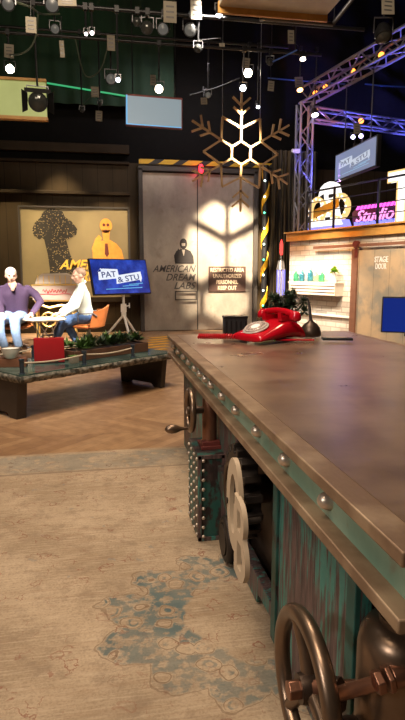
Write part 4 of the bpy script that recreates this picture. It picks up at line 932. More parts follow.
# ================================================================== BOOTH AT THE RIGHT (facade on the plane x = 3.4)
BX = 3.4
k = NT('whitewashed_brick'); br = k.n('ShaderNodeTexBrick'); o = k.xyz(); k.put(br.inputs['Vector'], k.comb(o[1], o[2], 0)); br.inputs['Scale'].default_value = 1.0
br.inputs['Brick Width'].default_value = 0.24; br.inputs['Row Height'].default_value = 0.085; br.inputs['Mortar Size'].default_value = 0.008
br.inputs['Color1'].default_value = (0.46, 0.42, 0.37, 1); br.inputs['Color2'].default_value = (0.66, 0.61, 0.55, 1); br.inputs['Mortar'].default_value = (0.36, 0.32, 0.28, 1)
c = k.mix(k.op('MULTIPLY', k.step(k.noise(5, 5), 0.5, 0.75), 0.45), br.outputs['Color'], (0.34, 0.28, 0.23)); k.base(c); k.rough(0.8); k.bump(k.op('SUBTRACT', 1.0, br.outputs['Fac']), 0.4, 0.01); M['brick'] = k.m
B_START = set(bpy.data.objects)
struct(MB().box((BX+0.075, 7.4, 0.86), (0.15, 5.0, 1.70)).build('wall_right_set', M['brick']))
struct(MB().box((4.6, 9.85, 0.86), (2.2, 0.1, 1.70)).build('wall_set_end', M['studio_dark']))
M['fascia'] = mat('amber_fascia_wood', (0.55, 0.29, 0.075), 0.5, 0, 0.35, 6)
f_ = MB(); f_.box((BX-0.03, 7.4, 1.775), (0.08, 5.06, 0.15)); f_.box((BX-0.05, 7.4, 1.85), (0.14, 5.08, 0.025)); struct(f_.build('trim_5', M['fascia'], bevel=0.006))
struct(MB().box((4.6, 7.4, 1.79), (2.3, 5.0, 0.12)).build('floor_balcony', M['studio_dark']))
struct(MB().box((BX-0.015, 9.05, 0.443), (0.05, 1.7, 0.03)).build('trim_6', M['white']))
# barn door and its rail
k = NT('weathered_barn_door'); n = k.noise(1.7, 6, k.mp((1, 1, 1)), 0.6); c = k.mix(k.step(n, 0.3, 0.7), (0.29, 0.255, 0.20), (0.50, 0.36, 0.225)); c = k.mix(k.op('MULTIPLY', k.step(k.noise(3.1, 5), 0.46, 0.64), 0.7), c, (0.20, 0.21, 0.195))
o = k.xyz(); pl_ = k.op('LESS_THAN', k.op('FRACT', k.op('DIVIDE', o[1], 0.3)), 0.03); c = k.mix(k.op('MULTIPLY', pl_, 0.5), c, (0.08, 0.06, 0.045)); k.base(c); k.rough(0.65); M['barn'] = k.m
bd_ = struct(MB().box((BX-0.035, 7.17, 0.75), (0.06, 2.0, 1.48)).build('door_2', M['barn']))
M['post_brown'] = mat('reddish_post', (0.20, 0.09, 0.055), 0.55, 0, 0.3, 10)
MB().box((BX-0.05, 8.19, 0.76), (0.09, 0.12, 1.50)).build('edge_post', M['post_brown'], bd_, bevel=0.005)
MB().bar((BX-0.09, 9.15, 1.565), (BX-0.09, 5.3, 1.565), 0.02, 0.045).build('sliding_rail', M['post_brown'], bd_)
m_ = MB(); m_.cyl((BX-0.07, 8.15, 1.58), (BX-0.13, 8.15, 1.58), 0.055); m_.box((BX-0.10, 8.15, 1.48), (0.015, 0.05, 0.2)); m_.build('rail_hanger', M['rust_red'], bd_)
def FX(y, z, x=BX-0.066): return frame((x, y, z), (0, -1, 0), (0, 0, 1))
sl = thing('stage_door_lettering', 'white stencilled STAGE DOOR lettering on the weathered barn door', 'lettering', (BX-0.066, 7.67, 1.20)); so_ = (BX-0.066, 7.67, 1.20)
text('text_line', 'STAGE', FX(7.67, 1.345), 0.26, 0.085, M['white'], sl, so_, 0.003, bold=0.02); text('text_line', 'DOOR', FX(7.67, 1.245), 0.21, 0.085, M['white'], sl, so_, 0.003, bold=0.02)
# slatted wall shelf
sh = thing('slatted_shelf', 'white slatted box shelf fixed on the white brick wall', 'shelf', (BX, 9.09, 0.77)); so_ = (BX, 9.09, 0.77)
M['whitewash'] = mat('whitewashed_slats', (0.66, 0.59, 0.50), 0.6, 0, 0.1)
m_ = MB(so_)
for i in range(4): m_.box((BX-0.17, 9.09, 0.797+i*0.052), (0.02, 1.18, 0.036))
m_.build('slats', M['whitewash'], sh, bevel=0.003)
MB(so_).box((BX-0.145, 9.09, 0.875), (0.01, 1.14, 0.20)).build('gap_shade_sheet', M['trough'], sh)  # dark sheet added behind the slats to give the gaps their shade
for y in (8.51, 9.67): MB(so_).box((BX-0.085, y, 0.875), (0.17, 0.02, 0.20)).build('end_panel', M['whitewash'], sh)
MB(so_).box((BX-0.09, 9.09, 0.984), (0.19, 1.21, 0.02)).build('top_board', M['whitewash'], sh, bevel=0.003)
# bottles
M['glass_green'] = mat('green_glass', (0.10, 0.55, 0.30), 0.08, 0, 0.1, 5, 0, 0.7); M['glass_teal'] = mat('teal_glass', (0.06, 0.30, 0.40), 0.08, 0, 0.1, 5, 0, 0.6); M['glass_pale'] = mat('pale_glass', (0.60, 0.75, 0.55), 0.08, 0, 0.1, 5, 0, 0.8)
bl_ = [(9.58, .20, 'glass_green', 'pale green glass bottle farthest left on the slatted shelf'), (9.42, .22, 'glass_teal', 'teal glass bottle second from the left on the slatted shelf'), (9.20, .25, 'glass_teal', 'tall teal glass bottle in the middle of the slatted shelf'), (9.05, .18, 'glass_pale', 'short pale glass bottle right of the tall teal one'), (8.91, .19, 'glass_green', 'green glass bottle nearest the white vase on the shelf')]
for y, h_, mm, lb in bl_:
    t = thing('glass_bottle', lb, 'bottle', (BX-0.10, y, 0.9945), 0, 'bottles on the slatted shelf')
    MB().lathe([(0.045, 0), (0.05, 0.006), (0.05, h_*.55), (0.045, h_*.65), (0.018, h_*.78), (0.016, h_*.95), (0.001, h_*.95)], n=20).build('glass_body', M[mm], t, ang=50)
    MB().lathe([(0.019, h_*.93), (0.019, h_), (0.001, h_)], n=14).build('stopper', M['white'], t)
vs_ = thing('potted_plant', 'bright green plant in a white vase at the near end of the slatted shelf', 'plant', (BX-0.115, 8.60, 0.9945))
MB().lathe([(0.045, 0), (0.05, 0.01), (0.040, 0.06), (0.036, 0.10), (0.048, 0.145), (0.042, 0.145), (0.03, 0.1), (0.001, 0.09)], n=24).build('vase', M['white'], vs_)
f_ = MB()
for i in range(150):
    a = random.random()*6.28; el = random.uniform(-0.5, 1.5); d_ = Vector((cos(a)*cos(el), sin(a)*cos(el), sin(el))); f_.leaf(Vector((0, 0, 0.175))+d_*0.045*random.random(), d_+Vector((0, 0, .2)), 0.052, 0.017)
f_.cyl((0, 0, 0.08), (0, 0, 0.19), 0.01, n=8); f_.build('foliage', M['leaf_bright'], vs_, smooth=False)
B_MON0 = set(bpy.data.objects)
# blue monitor on wooden legs behind the desk
bm_ = thing('blue_monitor', 'dark blue screen monitor on splayed wooden legs behind the desk', 'monitor', (2.80, 4.72, 0)); bo_ = (2.80, 4.72, 0)
MB(bo_).box((2.80, 4.72, 0.765), (0.07, 0.98, 0.335), bev=0.008).build('housing', M['black'], bm_)
k = NT('deep_blue_screen'); k.base((0.004, 0.012, 0.10)); k.rough(0.25); k.put(k.b.inputs['Emission Color'], k.mix(k.noise(1.5), (0.003, 0.012, 0.13), (0.006, 0.022, 0.20))); k.b.inputs['Emission Strength'].default_value = 1.0; M['deep_blue'] = k.m
MB(bo_).box((2.762, 4.72, 0.765), (0.006, 0.955, 0.31)).build('screen', M['deep_blue'], bm_)
for y in (4.95, 4.45):
    for dx in (-0.10, 0.14): MB(bo_).tube([(2.80, y, 0.58), (2.80+dx, y+(0.1 if y > 4.7 else -0.1), 0.012)], [0.022, 0.013], 10).build('leg', M['post_brown'], bm_)
MB(bo_).box((2.80, 4.70, 0.585), (0.08, 0.6, 0.03)).build('crossbar', M['black'], bm_)

B_MON1 = set(bpy.data.objects)
bm_.rotation_euler.z = radians(59.8); bm_.location = (3.03, 4.66, 0)
# railing on balcony
rl_ = thing('balcony_railing', 'thin black railing with cables along the balcony edge', 'railing', (3.46, 7.4, 1.8625)); ro_ = (3.46, 7.4, 1.8625)
for y in (9.52, 8.85, 7.9, 6.95, 6.0, 5.05): MB(ro_).box((3.46, y, 2.20), (0.03, 0.03, 0.675)).build('post', M['black_metal'], rl_)
for zz in (2.02, 2.18, 2.34, 2.52): MB(ro_).cyl((3.46, 9.52, zz), (3.46, 5.05, zz), 0.007 if zz < 2.4 else 0.016, n=8).build('rail', M['black_metal'], rl_)
# neon sculpture: white dome with marquee loops
def FXn(y, z, x): return frame((x, y, z), (0, -1, 0), (0, 0, 1))
ns = thing('neon_sculpture', 'white glowing neon sculpture with two amber bulb loops behind the railing', 'neon sign', (3.80, 9.3, 1.88)); no_ = (3.80, 9.3, 1.88)
M['neon_white'] = glow('neon_white', (1.0, 0.97, 0.92), 1.5); M['neon_amber'] = glow('neon_amber', (1.0, 0.62, 0.22), 1.3); M['neon_pink'] = glow('neon_pink', (1.0, 0.10, 0.65), 2.4); M['neon_blue'] = glow('neon_blue', (0.22, 0.22, 1.0), 1.8); M['neon_red'] = glow('neon_red', (1.0, 0.06, 0.05), 2.0)
FNs = FXn(9.30, 1.88, 3.80)
m_ = MB(no_); m_.prism([(-.27, .60), (-.22, .74), (-.12, .80), (0, .82), (.12, .80), (.22, .74), (.27, .60), (.20, .44), (.26, .24), (.24, .04), (-.26, .04), (-.28, .24), (-.20, .44)], 0, 0.06, FNs); m_.build('glowing_head', M['neon_white'], ns, bevel=0.01)
for q in (-1, 1):
    lp = MB(no_); lp.tube([FNs @ Vector((q*.27+.20*cos(t), .36+.19*sin(t), 0.05)) for t in [2*pi*i/28 for i in range(28)]], 0.05, 10, True); lp.build('amber_loop', M['neon_amber'], ns)
    for i in range(12): t = 2*pi*i/12; MB(no_).sph(FNs @ Vector((q*.27+.20*cos(t), .36+.19*sin(t), 0.10)), 0.022, 8).build('bulb', M['neon_white'], ns)
m_ = MB(no_); m_.prism([(-.30, .22), (.32, .36), (.32, .50), (-.30, .36)], 0.11, 0.13, FNs); m_.build('sash', mat('amber_sash', (0.55, 0.36, 0.05), 0.5), ns)
m_ = MB(no_); m_.prism([(.02, .60), (.13, .60), (.13, .54), (.02, .54)], 0.06, 0.08, FNs); m_.build('dark_patch', M['black'], ns); m_ = MB(no_); m_.prism([(-.22, .58), (-.12, .62), (-.10, .52), (-.20, .50)], 0.06, 0.08, FNs); m_.build('dark_patch', M['black'], ns); m_ = MB(no_); m_.prism([(-.05, .10), (.06, .10), (.06, .22), (-.05, .22)], 0.06, 0.08, FNs); m_.build('dark_patch', M['black'], ns)
m_ = MB(no_); m_.prism([(-.48, 0.0), (.54, 0.0), (.46, .15), (-.46, .15)], 0, 0.10, FNs); m_.build('base_glow', M['neon_blue'], ns)
m_ = MB(no_); m_.prism([(-.40, .07), (.42, .07), (.36, .16), (-.36, .16)], 0.10, 0.12, FNs); m_.build('base_plate', M['neon_white'], ns)
# studio sign
ss = thing('studio_sign', 'pink neon script sign reading Studio over a blue lit base', 'neon sign', (3.90, 8.3, 1.88)); sso = (3.90, 8.3, 1.88)
FS = FXn(8.30, 1.86, 3.90)
M['sign_back'] = mat('magenta_board', (0.07, 0.01, 0.06), 0.5)
m_ = MB(sso); m_.prism([(-.52, .10), (.36, .10), (.54, .24), (.44, .36), (-.42, .36), (-.54, .28)], 0, 0.04, FS); m_.build('board', M['sign_back'], ss)
text('neon_script', 'Studio', FXn(8.34, 2.07, 3.855), 0.80, 0.18, glow('neon_pink_script', (1.0, 0.30, 0.75), 1.8), ss, sso, 0.012, 0.35, bold=0.005)
m_ = MB(sso)
for i in range(11): m_.prism([(-.44+i*.08, .315), (-.395+i*.08, .315), (-.36+i*.08, .37), (-.405+i*.08, .37)], 0.04, 0.06, FS)
m_.build('striped_edge', M['neon_pink'], ss)
m_ = MB(sso)
for i in range(8): m_.prism([(-.48+i*.12, .02), (-.39+i*.12, .02), (-.39+i*.12, .12), (-.48+i*.12, .12)], 0, 0.05, FS)
m_.build('blue_base_lights', M['neon_blue'], ss)
m_ = MB(sso); m_.prism([(.40, .17), (.50, .17), (.60, .25), (.50, .34), (.42, .34)], 0.04, 0.06, FS); m_.build('end_arrow', M['neon_white'], ss)
# big letter T
tt = thing('letter_sign', 'large white glowing letter T with an amber rim on the balcony', 'neon sign', (3.80, 7.70, 1.88)); tto = (3.80, 7.70, 1.88); FT_ = FXn(7.70, 1.88, 3.80)
m_ = MB(tto); Tp = [(-.27, .62), (-.27, .77), (.27, .77), (.27, .62), (.08, .62), (.08, 0), (-.08, 0), (-.08, .62)]
m_.prism(Tp, 0, 0.08, FT_); m_.build('letter_face', M['neon_white'], tt)
m_ = MB(tto); m_.tube([FT_ @ Vector((x, y, 0.08)) for x, y in Tp], 0.014, 6, True); m_.build('amber_rim', M['neon_amber'], tt)
point('balcony_neon_light', (3.75, 8.3, 2.3), 4, (0.55, 0.40, 1.0), 0.2)
B_END = [o for o in set(bpy.data.objects)-B_START-(B_MON1-B_MON0) if o.parent is None and o.type != 'LIGHT']
BA = radians(19.5); PV = Vector((3.4, 9.9, 0)); RZ_ = Matrix.Rotation(BA, 4, 'Z')
for o_ in B_END:     # the whole booth stands turned a little towards the camera side of the room
    o_.location = PV + RZ_ @ (o_.location-PV); o_.rotation_euler.z += BA
# hanging PAT & STU panel over the balcony
hp = thing('hanging_screen', 'pale screen reading PAT & STU hanging above the balcony', 'screen', (3.90, 8.44, 2.66)); ho = (3.90, 8.44, 2.66); FH = frame((3.90, 8.44, 2.86), (0, -1, 0), (0, 0, 1))
MB(ho).box((3.935, 8.44, 2.86), (0.06, 1.46, 0.44), bev=0.006).build('housing', M['black'], hp)
pat_stu(FH, 1.40, 0.39, hp, ho, (glow('pale_screen_glow', (0.22, 0.27, 0.42), 0.9), glow('pale_strip_glow', (0.62, 0.68, 0.80), 0.9), glow('grey_lettering_glow', (0.20, 0.24, 0.36), 0.7), glow('pale_cyan_glow', (0.35, 0.62, 0.85), 0.8)))
for y in (8.0, 8.9): MB(ho).cyl((3.94, y, 3.05), (3.94, y, 4.07), 0.008, n=6).build('hanging_wire', M['black_metal'], hp)

# ---- lamp tube tower by the curtain
lt_ = thing('tube_lamp', 'tall clear tube lamp with a blue glow and red tip by the strip curtain', 'lamp', (3.24, 9.9, 0)); to = (3.24, 9.9, 0)
MB(to).lathe([(0.10, 0), (0.10, 0.05), (0.075, 0.09), (0.075, 0.72), (0.001, 0.72)], to, n=20).build('base', M['black'], lt_)
MB(to).lathe([(0.07, 0.72), (0.07, 1.22), (0.001, 1.22)], to, n=20).build('tube', mat('frosted_tube', (0.42, 0.42, 0.52), 0.15, 0.2), lt_)
m_ = MB(to)
for i in range(5): a = pi+i*pi/4+.2; m_.cyl((3.24+cos(a)*.073, 9.9+sin(a)*.073, 0.74), (3.24+cos(a)*.073, 9.9+sin(a)*.073, 1.20), 0.008, n=6)
m_.build('blue_lines', M['neon_blue'], lt_)
MB(to).lathe([(0.082, 1.20), (0.05, 1.36), (0.012, 1.38), (0.010, 1.52), (0.001, 1.52)], to, n=20).build('shoulder', M['steel'], lt_)
MB(to).lathe([(0.018, 1.46), (0.03, 1.50), (0.03, 1.66), (0.008, 1.74)], to, n=14).build('red_tip', M['neon_red'], lt_)

# ================================================================== TRUSSES
M['truss'] = mat('truss_aluminium', (0.20, 0.20, 0.22), 0.45, 0.5, 0.1)
def truss(label, p0, p1, wd, seg, group=None):
    p0 = Vector(p0); p1 = Vector(p1); d = (p1-p0).normalized(); up = Vector((0, 0, 1)) if abs(d.z) < .9 else Vector((1, 0, 0)); s_ = d.cross(up).normalized(); u = s_.cross(d).normalized()
    t = thing('lighting_truss', label, 'truss', tuple(p0)); off = tuple(p0); hw = wd/2; cs = [(-hw, -hw), (hw, -hw), (hw, hw), (-hw, hw)]
    for a, b in cs: MB(off).cyl(p0+s_*a+u*b, p1+s_*a+u*b, 0.022, n=10).build('chord', M['truss'], t)
    m_ = MB(off); n = max(2, int((p1-p0).length/seg))
    for i in range(n):
        q0 = p0.lerp(p1, i/n); q1 = p0.lerp(p1, (i+1)/n)
        for j in range(4):
            A = cs[j]; B = cs[(j+1) % 4]; a, b = (A, B) if i % 2 else (B, A)
            m_.cyl(q0+s_*a[0]+u*a[1], q1+s_*b[0]+u*b[1], 0.011, n=6)
    m_.build('lattice', M['truss'], t); return t
truss('upright lattice truss standing at the far end of the balcony', (3.58, 9.80, 1.875), (3.58, 9.80, 4.04), 0.22, 0.25)
truss('lattice truss running from the upright towards the viewer high over the balcony', (3.64, 9.95, 4.20), (4.38, 6.0, 4.24), 0.24, 0.28)
truss('lattice truss running to the right behind the hanging screen', (3.78, 9.97, 3.92), (7.8, 10.95, 3.90), 0.20, 0.28)
M['glint_orange'] = glow('orange_glint', (1.0, 0.25, 0.03), 5)  # glowing blobs added for the orange lamp reflections on the trusses
for i, (f_, lb) in enumerate(((0.06, 'added orange glint on the long truss nearest the upright'), (0.14, 'second added orange glint along the long truss'), (0.33, 'added orange glint midway along the long truss'), (0.50, 'added orange glint on the long truss near the frame edge'))):
    p = Vector((3.68, 9.95, 4.20)).lerp(Vector((4.38, 6.0, 4.24)), f_)
    tag(MB(tuple(p)).sph(p, (0.035, 0.06, 0.035), 10).build('truss_glint', M['glint_orange']), lb, 'lamp', 'orange truss glints')
p = Vector((3.60, 9.93, 3.93)).lerp(Vector((8.0, 11.0, 3.90)), 0.28)
tag(MB(tuple(p)).sph(p, (0.05, 0.05, 0.045), 10).build('truss_glint', M['glint_orange']), 'added orange glint on the truss behind the hanging screen', 'lamp', 'orange truss glints')

# ================================================================== SNOWFLAKE
SC = Vector((2.321, 9.3, 3.081))
sf = thing('wooden_snowflake', 'big pale wooden snowflake hanging before the grey door', 'snowflake', tuple(SC)); sfo = tuple(SC); FSn = frame(SC, (1, 0, 0), (0, 0, 1)) 
U_ = 0.00505
def bars(mb, segs, wdt=0.036):
    for a, b in segs:
        a = Vector((a[0]*U_, a[1]*U_, 0)); b = Vector((b[0]*U_, b[1]*U_, 0)); mb.bar(FSn @ a, FSn @ b, 0.03, wdt, up=(0, -1, 0))
def pol(r, a): return (r*sin(radians(a)), r*cos(radians(a)))
m_ = MB(sfo); bars(m_, [(pol(36, i*60), pol(36, i*60+60)) for i in range(6)], 0.045); m_.build('hub_hexagon', M['wood_light'], sf)
for i in range(6):
    a = i*60; m_ = MB(sfo)
    sg_ = [(pol(36, a), pol(185, a)), (pol(76, a), pol(124, a+30)), (pol(76, a), pol(124, a-30))]
    for r0_, ln_ in ((118, 34), (145, 38)):
        x, y = pol(r0_, a)
        for q in (-1, 1):
            dx, dy = pol(ln_, a+q*50); sg_.append(((x, y), (x+dx, y+dy)))
    bars(m_, sg_); m_.build('arm', M['wood_light'], sf)
for q in (-1, 1):
    x, y = pol(124, q*30); p = FSn @ Vector((x*U_, y*U_, 0)); MB(sfo).cyl(p, (p.x, p.y, 7.1), 0.005, n=6).build('hanging_wire', M['steel'], sf)

# ================================================================== PANELS OVERHEAD
def PYp(px, py, Y):
    u = (px-202.5)/560; v = (py-360)/560; y = cos(TH)-v*sin(TH); z = -sin(TH)-v*cos(TH)
    X = u*cos(YAW)+y*sin(YAW); Yy = -u*sin(YAW)+y*cos(YAW); t = Y/Yy; return Vector((X*t, Y, HC+z*t))
pa = thing('glowing_panel', 'yellow-green glowing hanging panel with an orange lower edge at the left', 'light panel', (-1.0, 8.05, 3.15)); pao = (-1.0, 8.05, 3.15)
k = NT('green_panel_glow'); k.base((0.3, 0.35, 0.15)); k.put(k.b.inputs['Emission Color'], k.mix(k.noise(4, 4), (0.20, 0.24, 0.075), (0.36, 0.40, 0.15))); k.b.inputs['Emission Strength'].default_value = 0.75; M['green_panel'] = k.m
MB(pao).box((-1.28, 8.05, 3.385), (1.30, 0.06, 0.44)).build('panel_face', M['green_panel'], pa)
m_ = MB(pao); m_.box((-1.28, 8.03, 3.145), (1.32, 0.10, 0.04)); m_.box((-1.28, 8.03, 3.62), (1.32, 0.1, 0.03)); m_.build('panel_edge', M['fascia'], pa)
for x in (-1.75, -0.75): MB(pao).cyl((x, 8.06, 3.62), (x, 8.06, 7.1), 0.008, n=6).build('hanging_wire', M['black_metal'], pa)
pb = thing('hanging_monitor', 'pale grey-blue blank monitor hanging below a bright lamp', 'monitor', (0.79, 8.0, 3.10)); pbo = (0.79, 8.0, 3.10); FPb = frame((0.785, 8.0, 3.31), (1, 0.02, -0.02), (0.02, 0.12, 1))
m_ = MB(pbo); m_.prism([(-.385, -.21), (.385, -.21), (.385, .21), (-.385, .21)], -0.05, -0.002, FPb); m_.build('housing', M['rust_red'], pb, bevel=0.006)
m_ = MB(pbo); m_.prism([(-.37, -.19), (.37, -.19), (.37, .18), (-.37, .18)], -0.002, 0.003, FPb); m_.build('screen', glow('pale_monitor_glow', (0.30, 0.38, 0.42), 0.75), pb)
m_ = MB(pbo); m_.prism([(-.382, -.20), (-.362, -.20), (-.362, .19), (-.382, .19)], -0.002, 0.005, FPb); m_.prism([(-.38, -.20), (.37, -.20), (.37, -.188), (-.38, -.188)], -0.002, 0.005, FPb); m_.build('lit_edge', M['cyan_glow'], pb)
for x in (0.5, 1.08): MB(pbo).cyl((x, 8.04, 3.50), (x, 8.04, 7.1), 0.008, n=6).build('hanging_wire', M['black_metal'], pb)
pc = thing('overhead_panel', 'large pale panel with an orange-brown front edge hung overhead', 'panel', (1.7, 5.5, 3.5)); pco = (1.7, 5.5, 3.5)
A_, B_ = PYp(219, 7, 5.5), PYp(326, 17, 5.5); rot_ = Matrix(((1, 0, 0), (0, 1, 0), (0, 0, 1)))
zc = (A_.z+B_.z)/2
MB(pco).box(((A_.x+B_.x)/2, 4.85, zc+0.03), (B_.x-A_.x, 1.3, 0.05)).build('panel_board', mat('pale_panel', (0.55, 0.52, 0.46), 0.6), pc)
MB(pco).box(((A_.x+B_.x)/2, 5.5, zc+0.0), (B_.x-A_.x+.02, 0.03, 0.10)).build('front_edge', M['fascia'], pc)
pfm = MB(pco); a1, a2 = PYp(262, 17, 5.6), PYp(333, 23, 5.6); pfm.cyl((a1.x, 5.6, zc-0.02), (a2.x, 5.6, zc-0.02), 0.02); pfm.cyl((a1.x, 5.6, zc-.04), (a1.x, 5.6, zc+0.08), 0.025); pfm.cyl((a2.x, 5.6, zc-0.02), (a2.x+0.35, 5.2, zc+0.45), 0.02); pfm.cyl((a2.x-.15, 5.6, zc-0.02), (a2.x+.05, 5.4, zc+0.3), 0.015); pfm.build('pipe_frame', M['dark_steel'], pc)
for x in (A_.x+.1, B_.x-.1):
    for y in (4.4, 5.4): MB(pco).cyl((x, y, zc+.05), (x, y, 7.1), 0.01, n=6).build('hanging_wire', M['black_metal'], pc)

# ================================================================== LIGHTING GRID
pipes = {5.6: 4.15, 7.0: 4.12, 8.4: 4.32, 9.6: 4.85}
lbs = {5.6: 'nearest overhead lighting pipe', 7.0: 'second overhead lighting pipe carrying three round lanterns', 8.4: 'third overhead lighting pipe carrying the brightest lamps', 9.6: 'farthest overhead lighting pipe before the green curtain'}
for y, z in pipes.items():
    t = thing('lighting_pipe', lbs[y], 'pipe', (0.5, y, z)); po2 = (0.5, y, z)
    MB(po2).cyl((-7.0, y, z), (8.0 if y < 6 else (3.3 if y < 9 else 3.2), y, z), 0.022, n=12).build('tube', M['black_metal'], t)
    for x in ((-5, -2, 2.9, 6) if y < 6 else (-5, -2, 2.9)): MB(po2).cyl((x, y, z), (x, y, 7.1), 0.006, n=6).build('hanger', M['black_metal'], t)
M['lens_dark'] = mat('dark_lens', (0.04, 0.042, 0.04), 0.15, 0.3, 0.2); M['lens_grey'] = glow('dim_lens_glow', (0.55, 0.52, 0.45), 0.16)
LG = {'warm': glow('warm_lamp_glow', (1.0, 0.86, 0.62), 30), 'cold': glow('cold_lamp_glow', (0.80, 0.86, 1.0), 18), 'orange': glow('orange_lamp_glow', (1.0, 0.5, 0.15), 10), 'pink': glow('pinkish_lamp_glow', (1.0, 0.8, 0.85), 7), 'violet': glow('violet_lamp_glow', (0.55, 0.45, 1.0), 14), 'dark': M['lens_dark'], 'grey': M['lens_grey']}
def fixture(label, px, py, Y, r_px, lens, kind='par', tagpos=None, aimd=None, name='stage_light', cat='stage light', hang=None):
    c = PYp(px, py, Y); hx, Yp, zp = hang or (None, Y, pipes[Y])
    R = r_px/560*(c-Vector((0, 0, HC))).length
    t = thing(name, label, cat, tuple(c)); off = tuple(c)
    d = Vector(aimd) if aimd else (Vector((0, 0, HC))-c); d.normalize()
    L = max(R*2.4, 0.10)
    back = c-d*L
    m_ = MB(off); m_.lathe([(R*1.18, 0.0), (R*1.20, -0.15*L), (R*1.12, -L*.55), (R*.75, -L*.9), (R*.3, -L), (0.001, -L)], c, d, 20); hs_ = m_.build('housing', M['black_metal'], t)
    m_ = MB(off); m_.lathe([(R, -0.01), (R, 0.002), (R*.6, 0.012+R*.12), (0.001, 0.015+R*.16)], c, d, 20); m_.build('lens', LG[lens], t)
    mid = c-d*L*.45; s_ = d.cross(Vector((0, 0, 1))).normalized(); yk = MB(off); h_ = max(R*1.9, .06); 
    yk.tube([mid+s_*R*1.3, mid+s_*R*1.3+Vector((0, 0, h_)), mid-s_*R*1.3+Vector((0, 0, h_)), mid-s_*R*1.3], 0.008, 6); yk.build('yoke', M['dark_steel'], t)
    top = mid+Vector((0, 0, h_)); m_ = MB(off); hx = top.x if hx is None else hx; m_.cyl(top, (hx, Yp, zp), 0.012, n=8); m_.box((hx, Yp, zp), (0.05, 0.06, 0.07)); m_.build('drop_clamp', M['black_metal'], t)
    if kind == 'barn':
        for sx in (-1, 1):
            e = s_*sx; m_ = MB(off); a = c+e*R*1.25; u = s_.cross(d).normalized(); b = a+e*R*.6+d*R*1.1
            v4 = [a+u*R, a-u*R, b-u*R*1.3, b+u*R*1.3]
            vs1 = [m_.bm.verts.new(q) for q in v4]; vs2 = [m_.bm.verts.new(q+e*0.006) for q in v4]
            m_.bm.faces.new(vs1); m_.bm.faces.new(vs2[::-1])
            for j in range(4): m_.bm.faces.new((vs1[j], vs1[(j+1) % 4], vs2[(j+1) % 4], vs2[j]))
            m_.build('barn_door', M['black_metal'], t)
        m_ = MB(off); u = s_.cross(d).normalized(); m_.bar(c+u*R*1.3-s_*R*1.6, c+u*R*1.3+s_*R*1.6, 0.02, R*.5, up=tuple(u)); m_.build('top_flap', M['black_metal'], t)
    if tagpos:
        q = PYp(tagpos[0], tagpos[1], Y-0.12); sw_, sh_ = tagpos[2]/560*q.y*1.02, tagpos[3]/560*q.y*1.02
        m_ = MB(off); m_.box(q, (sw_, 0.006, sh_), Euler((0, radians(random.uniform(-6, 6)), 0)).to_matrix()); tg = m_.build('paper_tag', M['paper'], t)
        tgi = MB(off)
        for i in range(3): tgi.box(q+Vector((0, -0.004, sh_*(.25-.25*i))), (sw_*.6, 0.002, sh_*.08))
        tgi.build('tag_marks', M['ink_grey'], tg)
        m_ = MB(off); m_.tube([q+Vector((0, 0.004, sh_*.45)), (q.x, (q.y+top.y)/2, max(q.z, top.z)+.02), (top.x, top.y, top.z+0.01)], 0.004, 5); m_.build('tag_string', M['black'], t)
    return t
fixture('very bright warm lamp at the far left above the green panel', 10, 69, 8.4, 3.4, 'warm', tagpos=(9, 51, 8, 11))
fixture('large unlit lantern with open flaps before the glowing green panel', 38, 102, 7.0, 7, 'dark', 'barn')
fixture('silvery lamp in the top left corner', 8, 4, 5.6, 4.5, 'grey', tagpos=(31, 25, 9, 13))
fixture('round grey lantern at the top edge left of centre', 52, 5, 5.6, 5, 'grey', tagpos=(67, 1, 16, 8))
fixture('small round dim lantern below the grey one at top left', 55, 29, 7.0, 3.4, 'grey', tagpos=(62, 49, 4, 14))
fixture('small pinkish lamp left of its twin high before the green curtain', 86, 34, 7.0, 1.4, 'pink')
fixture('small pinkish lamp right of its twin high before the green curtain', 92, 33, 7.0, 1.7, 'pink')
fixture('round lantern with a bright rim hanging before the green curtain', 111, 79, 8.4, 4.2, 'grey', tagpos=(111, 43, 7, 13))
fixture('small cold lamp on the side of the round lantern', 118, 80, 7.0, 1.8, 'cold')
fixture('small brass lamp hanging low under the green strip', 82, 110, 9.6, 1.8, 'dark', tagpos=(95, 92, 7, 9))
fixture('little tagged lamp beside the brass lamp under the green strip', 100, 104, 9.6, 1.6, 'dark', tagpos=(99, 116, 6, 9))
fixture('leftmost dark round lantern of the row of three', 147, 28, 7.0, 4.4, 'dark')
fixture('middle grey round lantern of the row of three', 163, 29, 7.0, 4.4, 'grey', tagpos=(170, 12, 12, 18))
fixture('rightmost grey round lantern of the row of three', 190, 30, 7.0, 4.7, 'grey', tagpos=(196, 10, 10, 16))
fixture('bright lamp directly over the hanging grey-blue monitor', 159, 89, 8.4, 3.4, 'warm', tagpos=(153, 80, 5, 9))
fixture('small cold white lamp left of the overhead panel', 219, 15, 5.6, 2.6, 'cold', aimd=(0, -0.2, -1))
fixture('bright warm lamp above the snowflake', 248, 73, 9.6, 3.6, 'warm', tagpos=(246, 63, 7, 9))
fixture('small cold lamp just under the bright lamp above the snowflake', 243, 88, 8.4, 2.6, 'cold')
fixture('tiny amber-tagged lamp left of the snowflake top', 208, 95, 9.6, 2.4, 'grey', tagpos=(204, 101, 6, 6))
fixture('small warm lamp right of the snowflake under the overhead pipe frame', 303, 59, 8.4, 2.3, 'warm', tagpos=(291, 37, 6, 12), aimd=(0, -0.5, -1))
fixture('orange lamp near the top of the upright truss', 300, 90, 9.6, 2.6, 'orange', tagpos=(299, 82, 8, 9), aimd=(0, -0.5, -1))
fixture('small cold lamp below the truss corner', 315, 115, 9.6, 2.8, 'cold', aimd=(0, -0.4, -1))
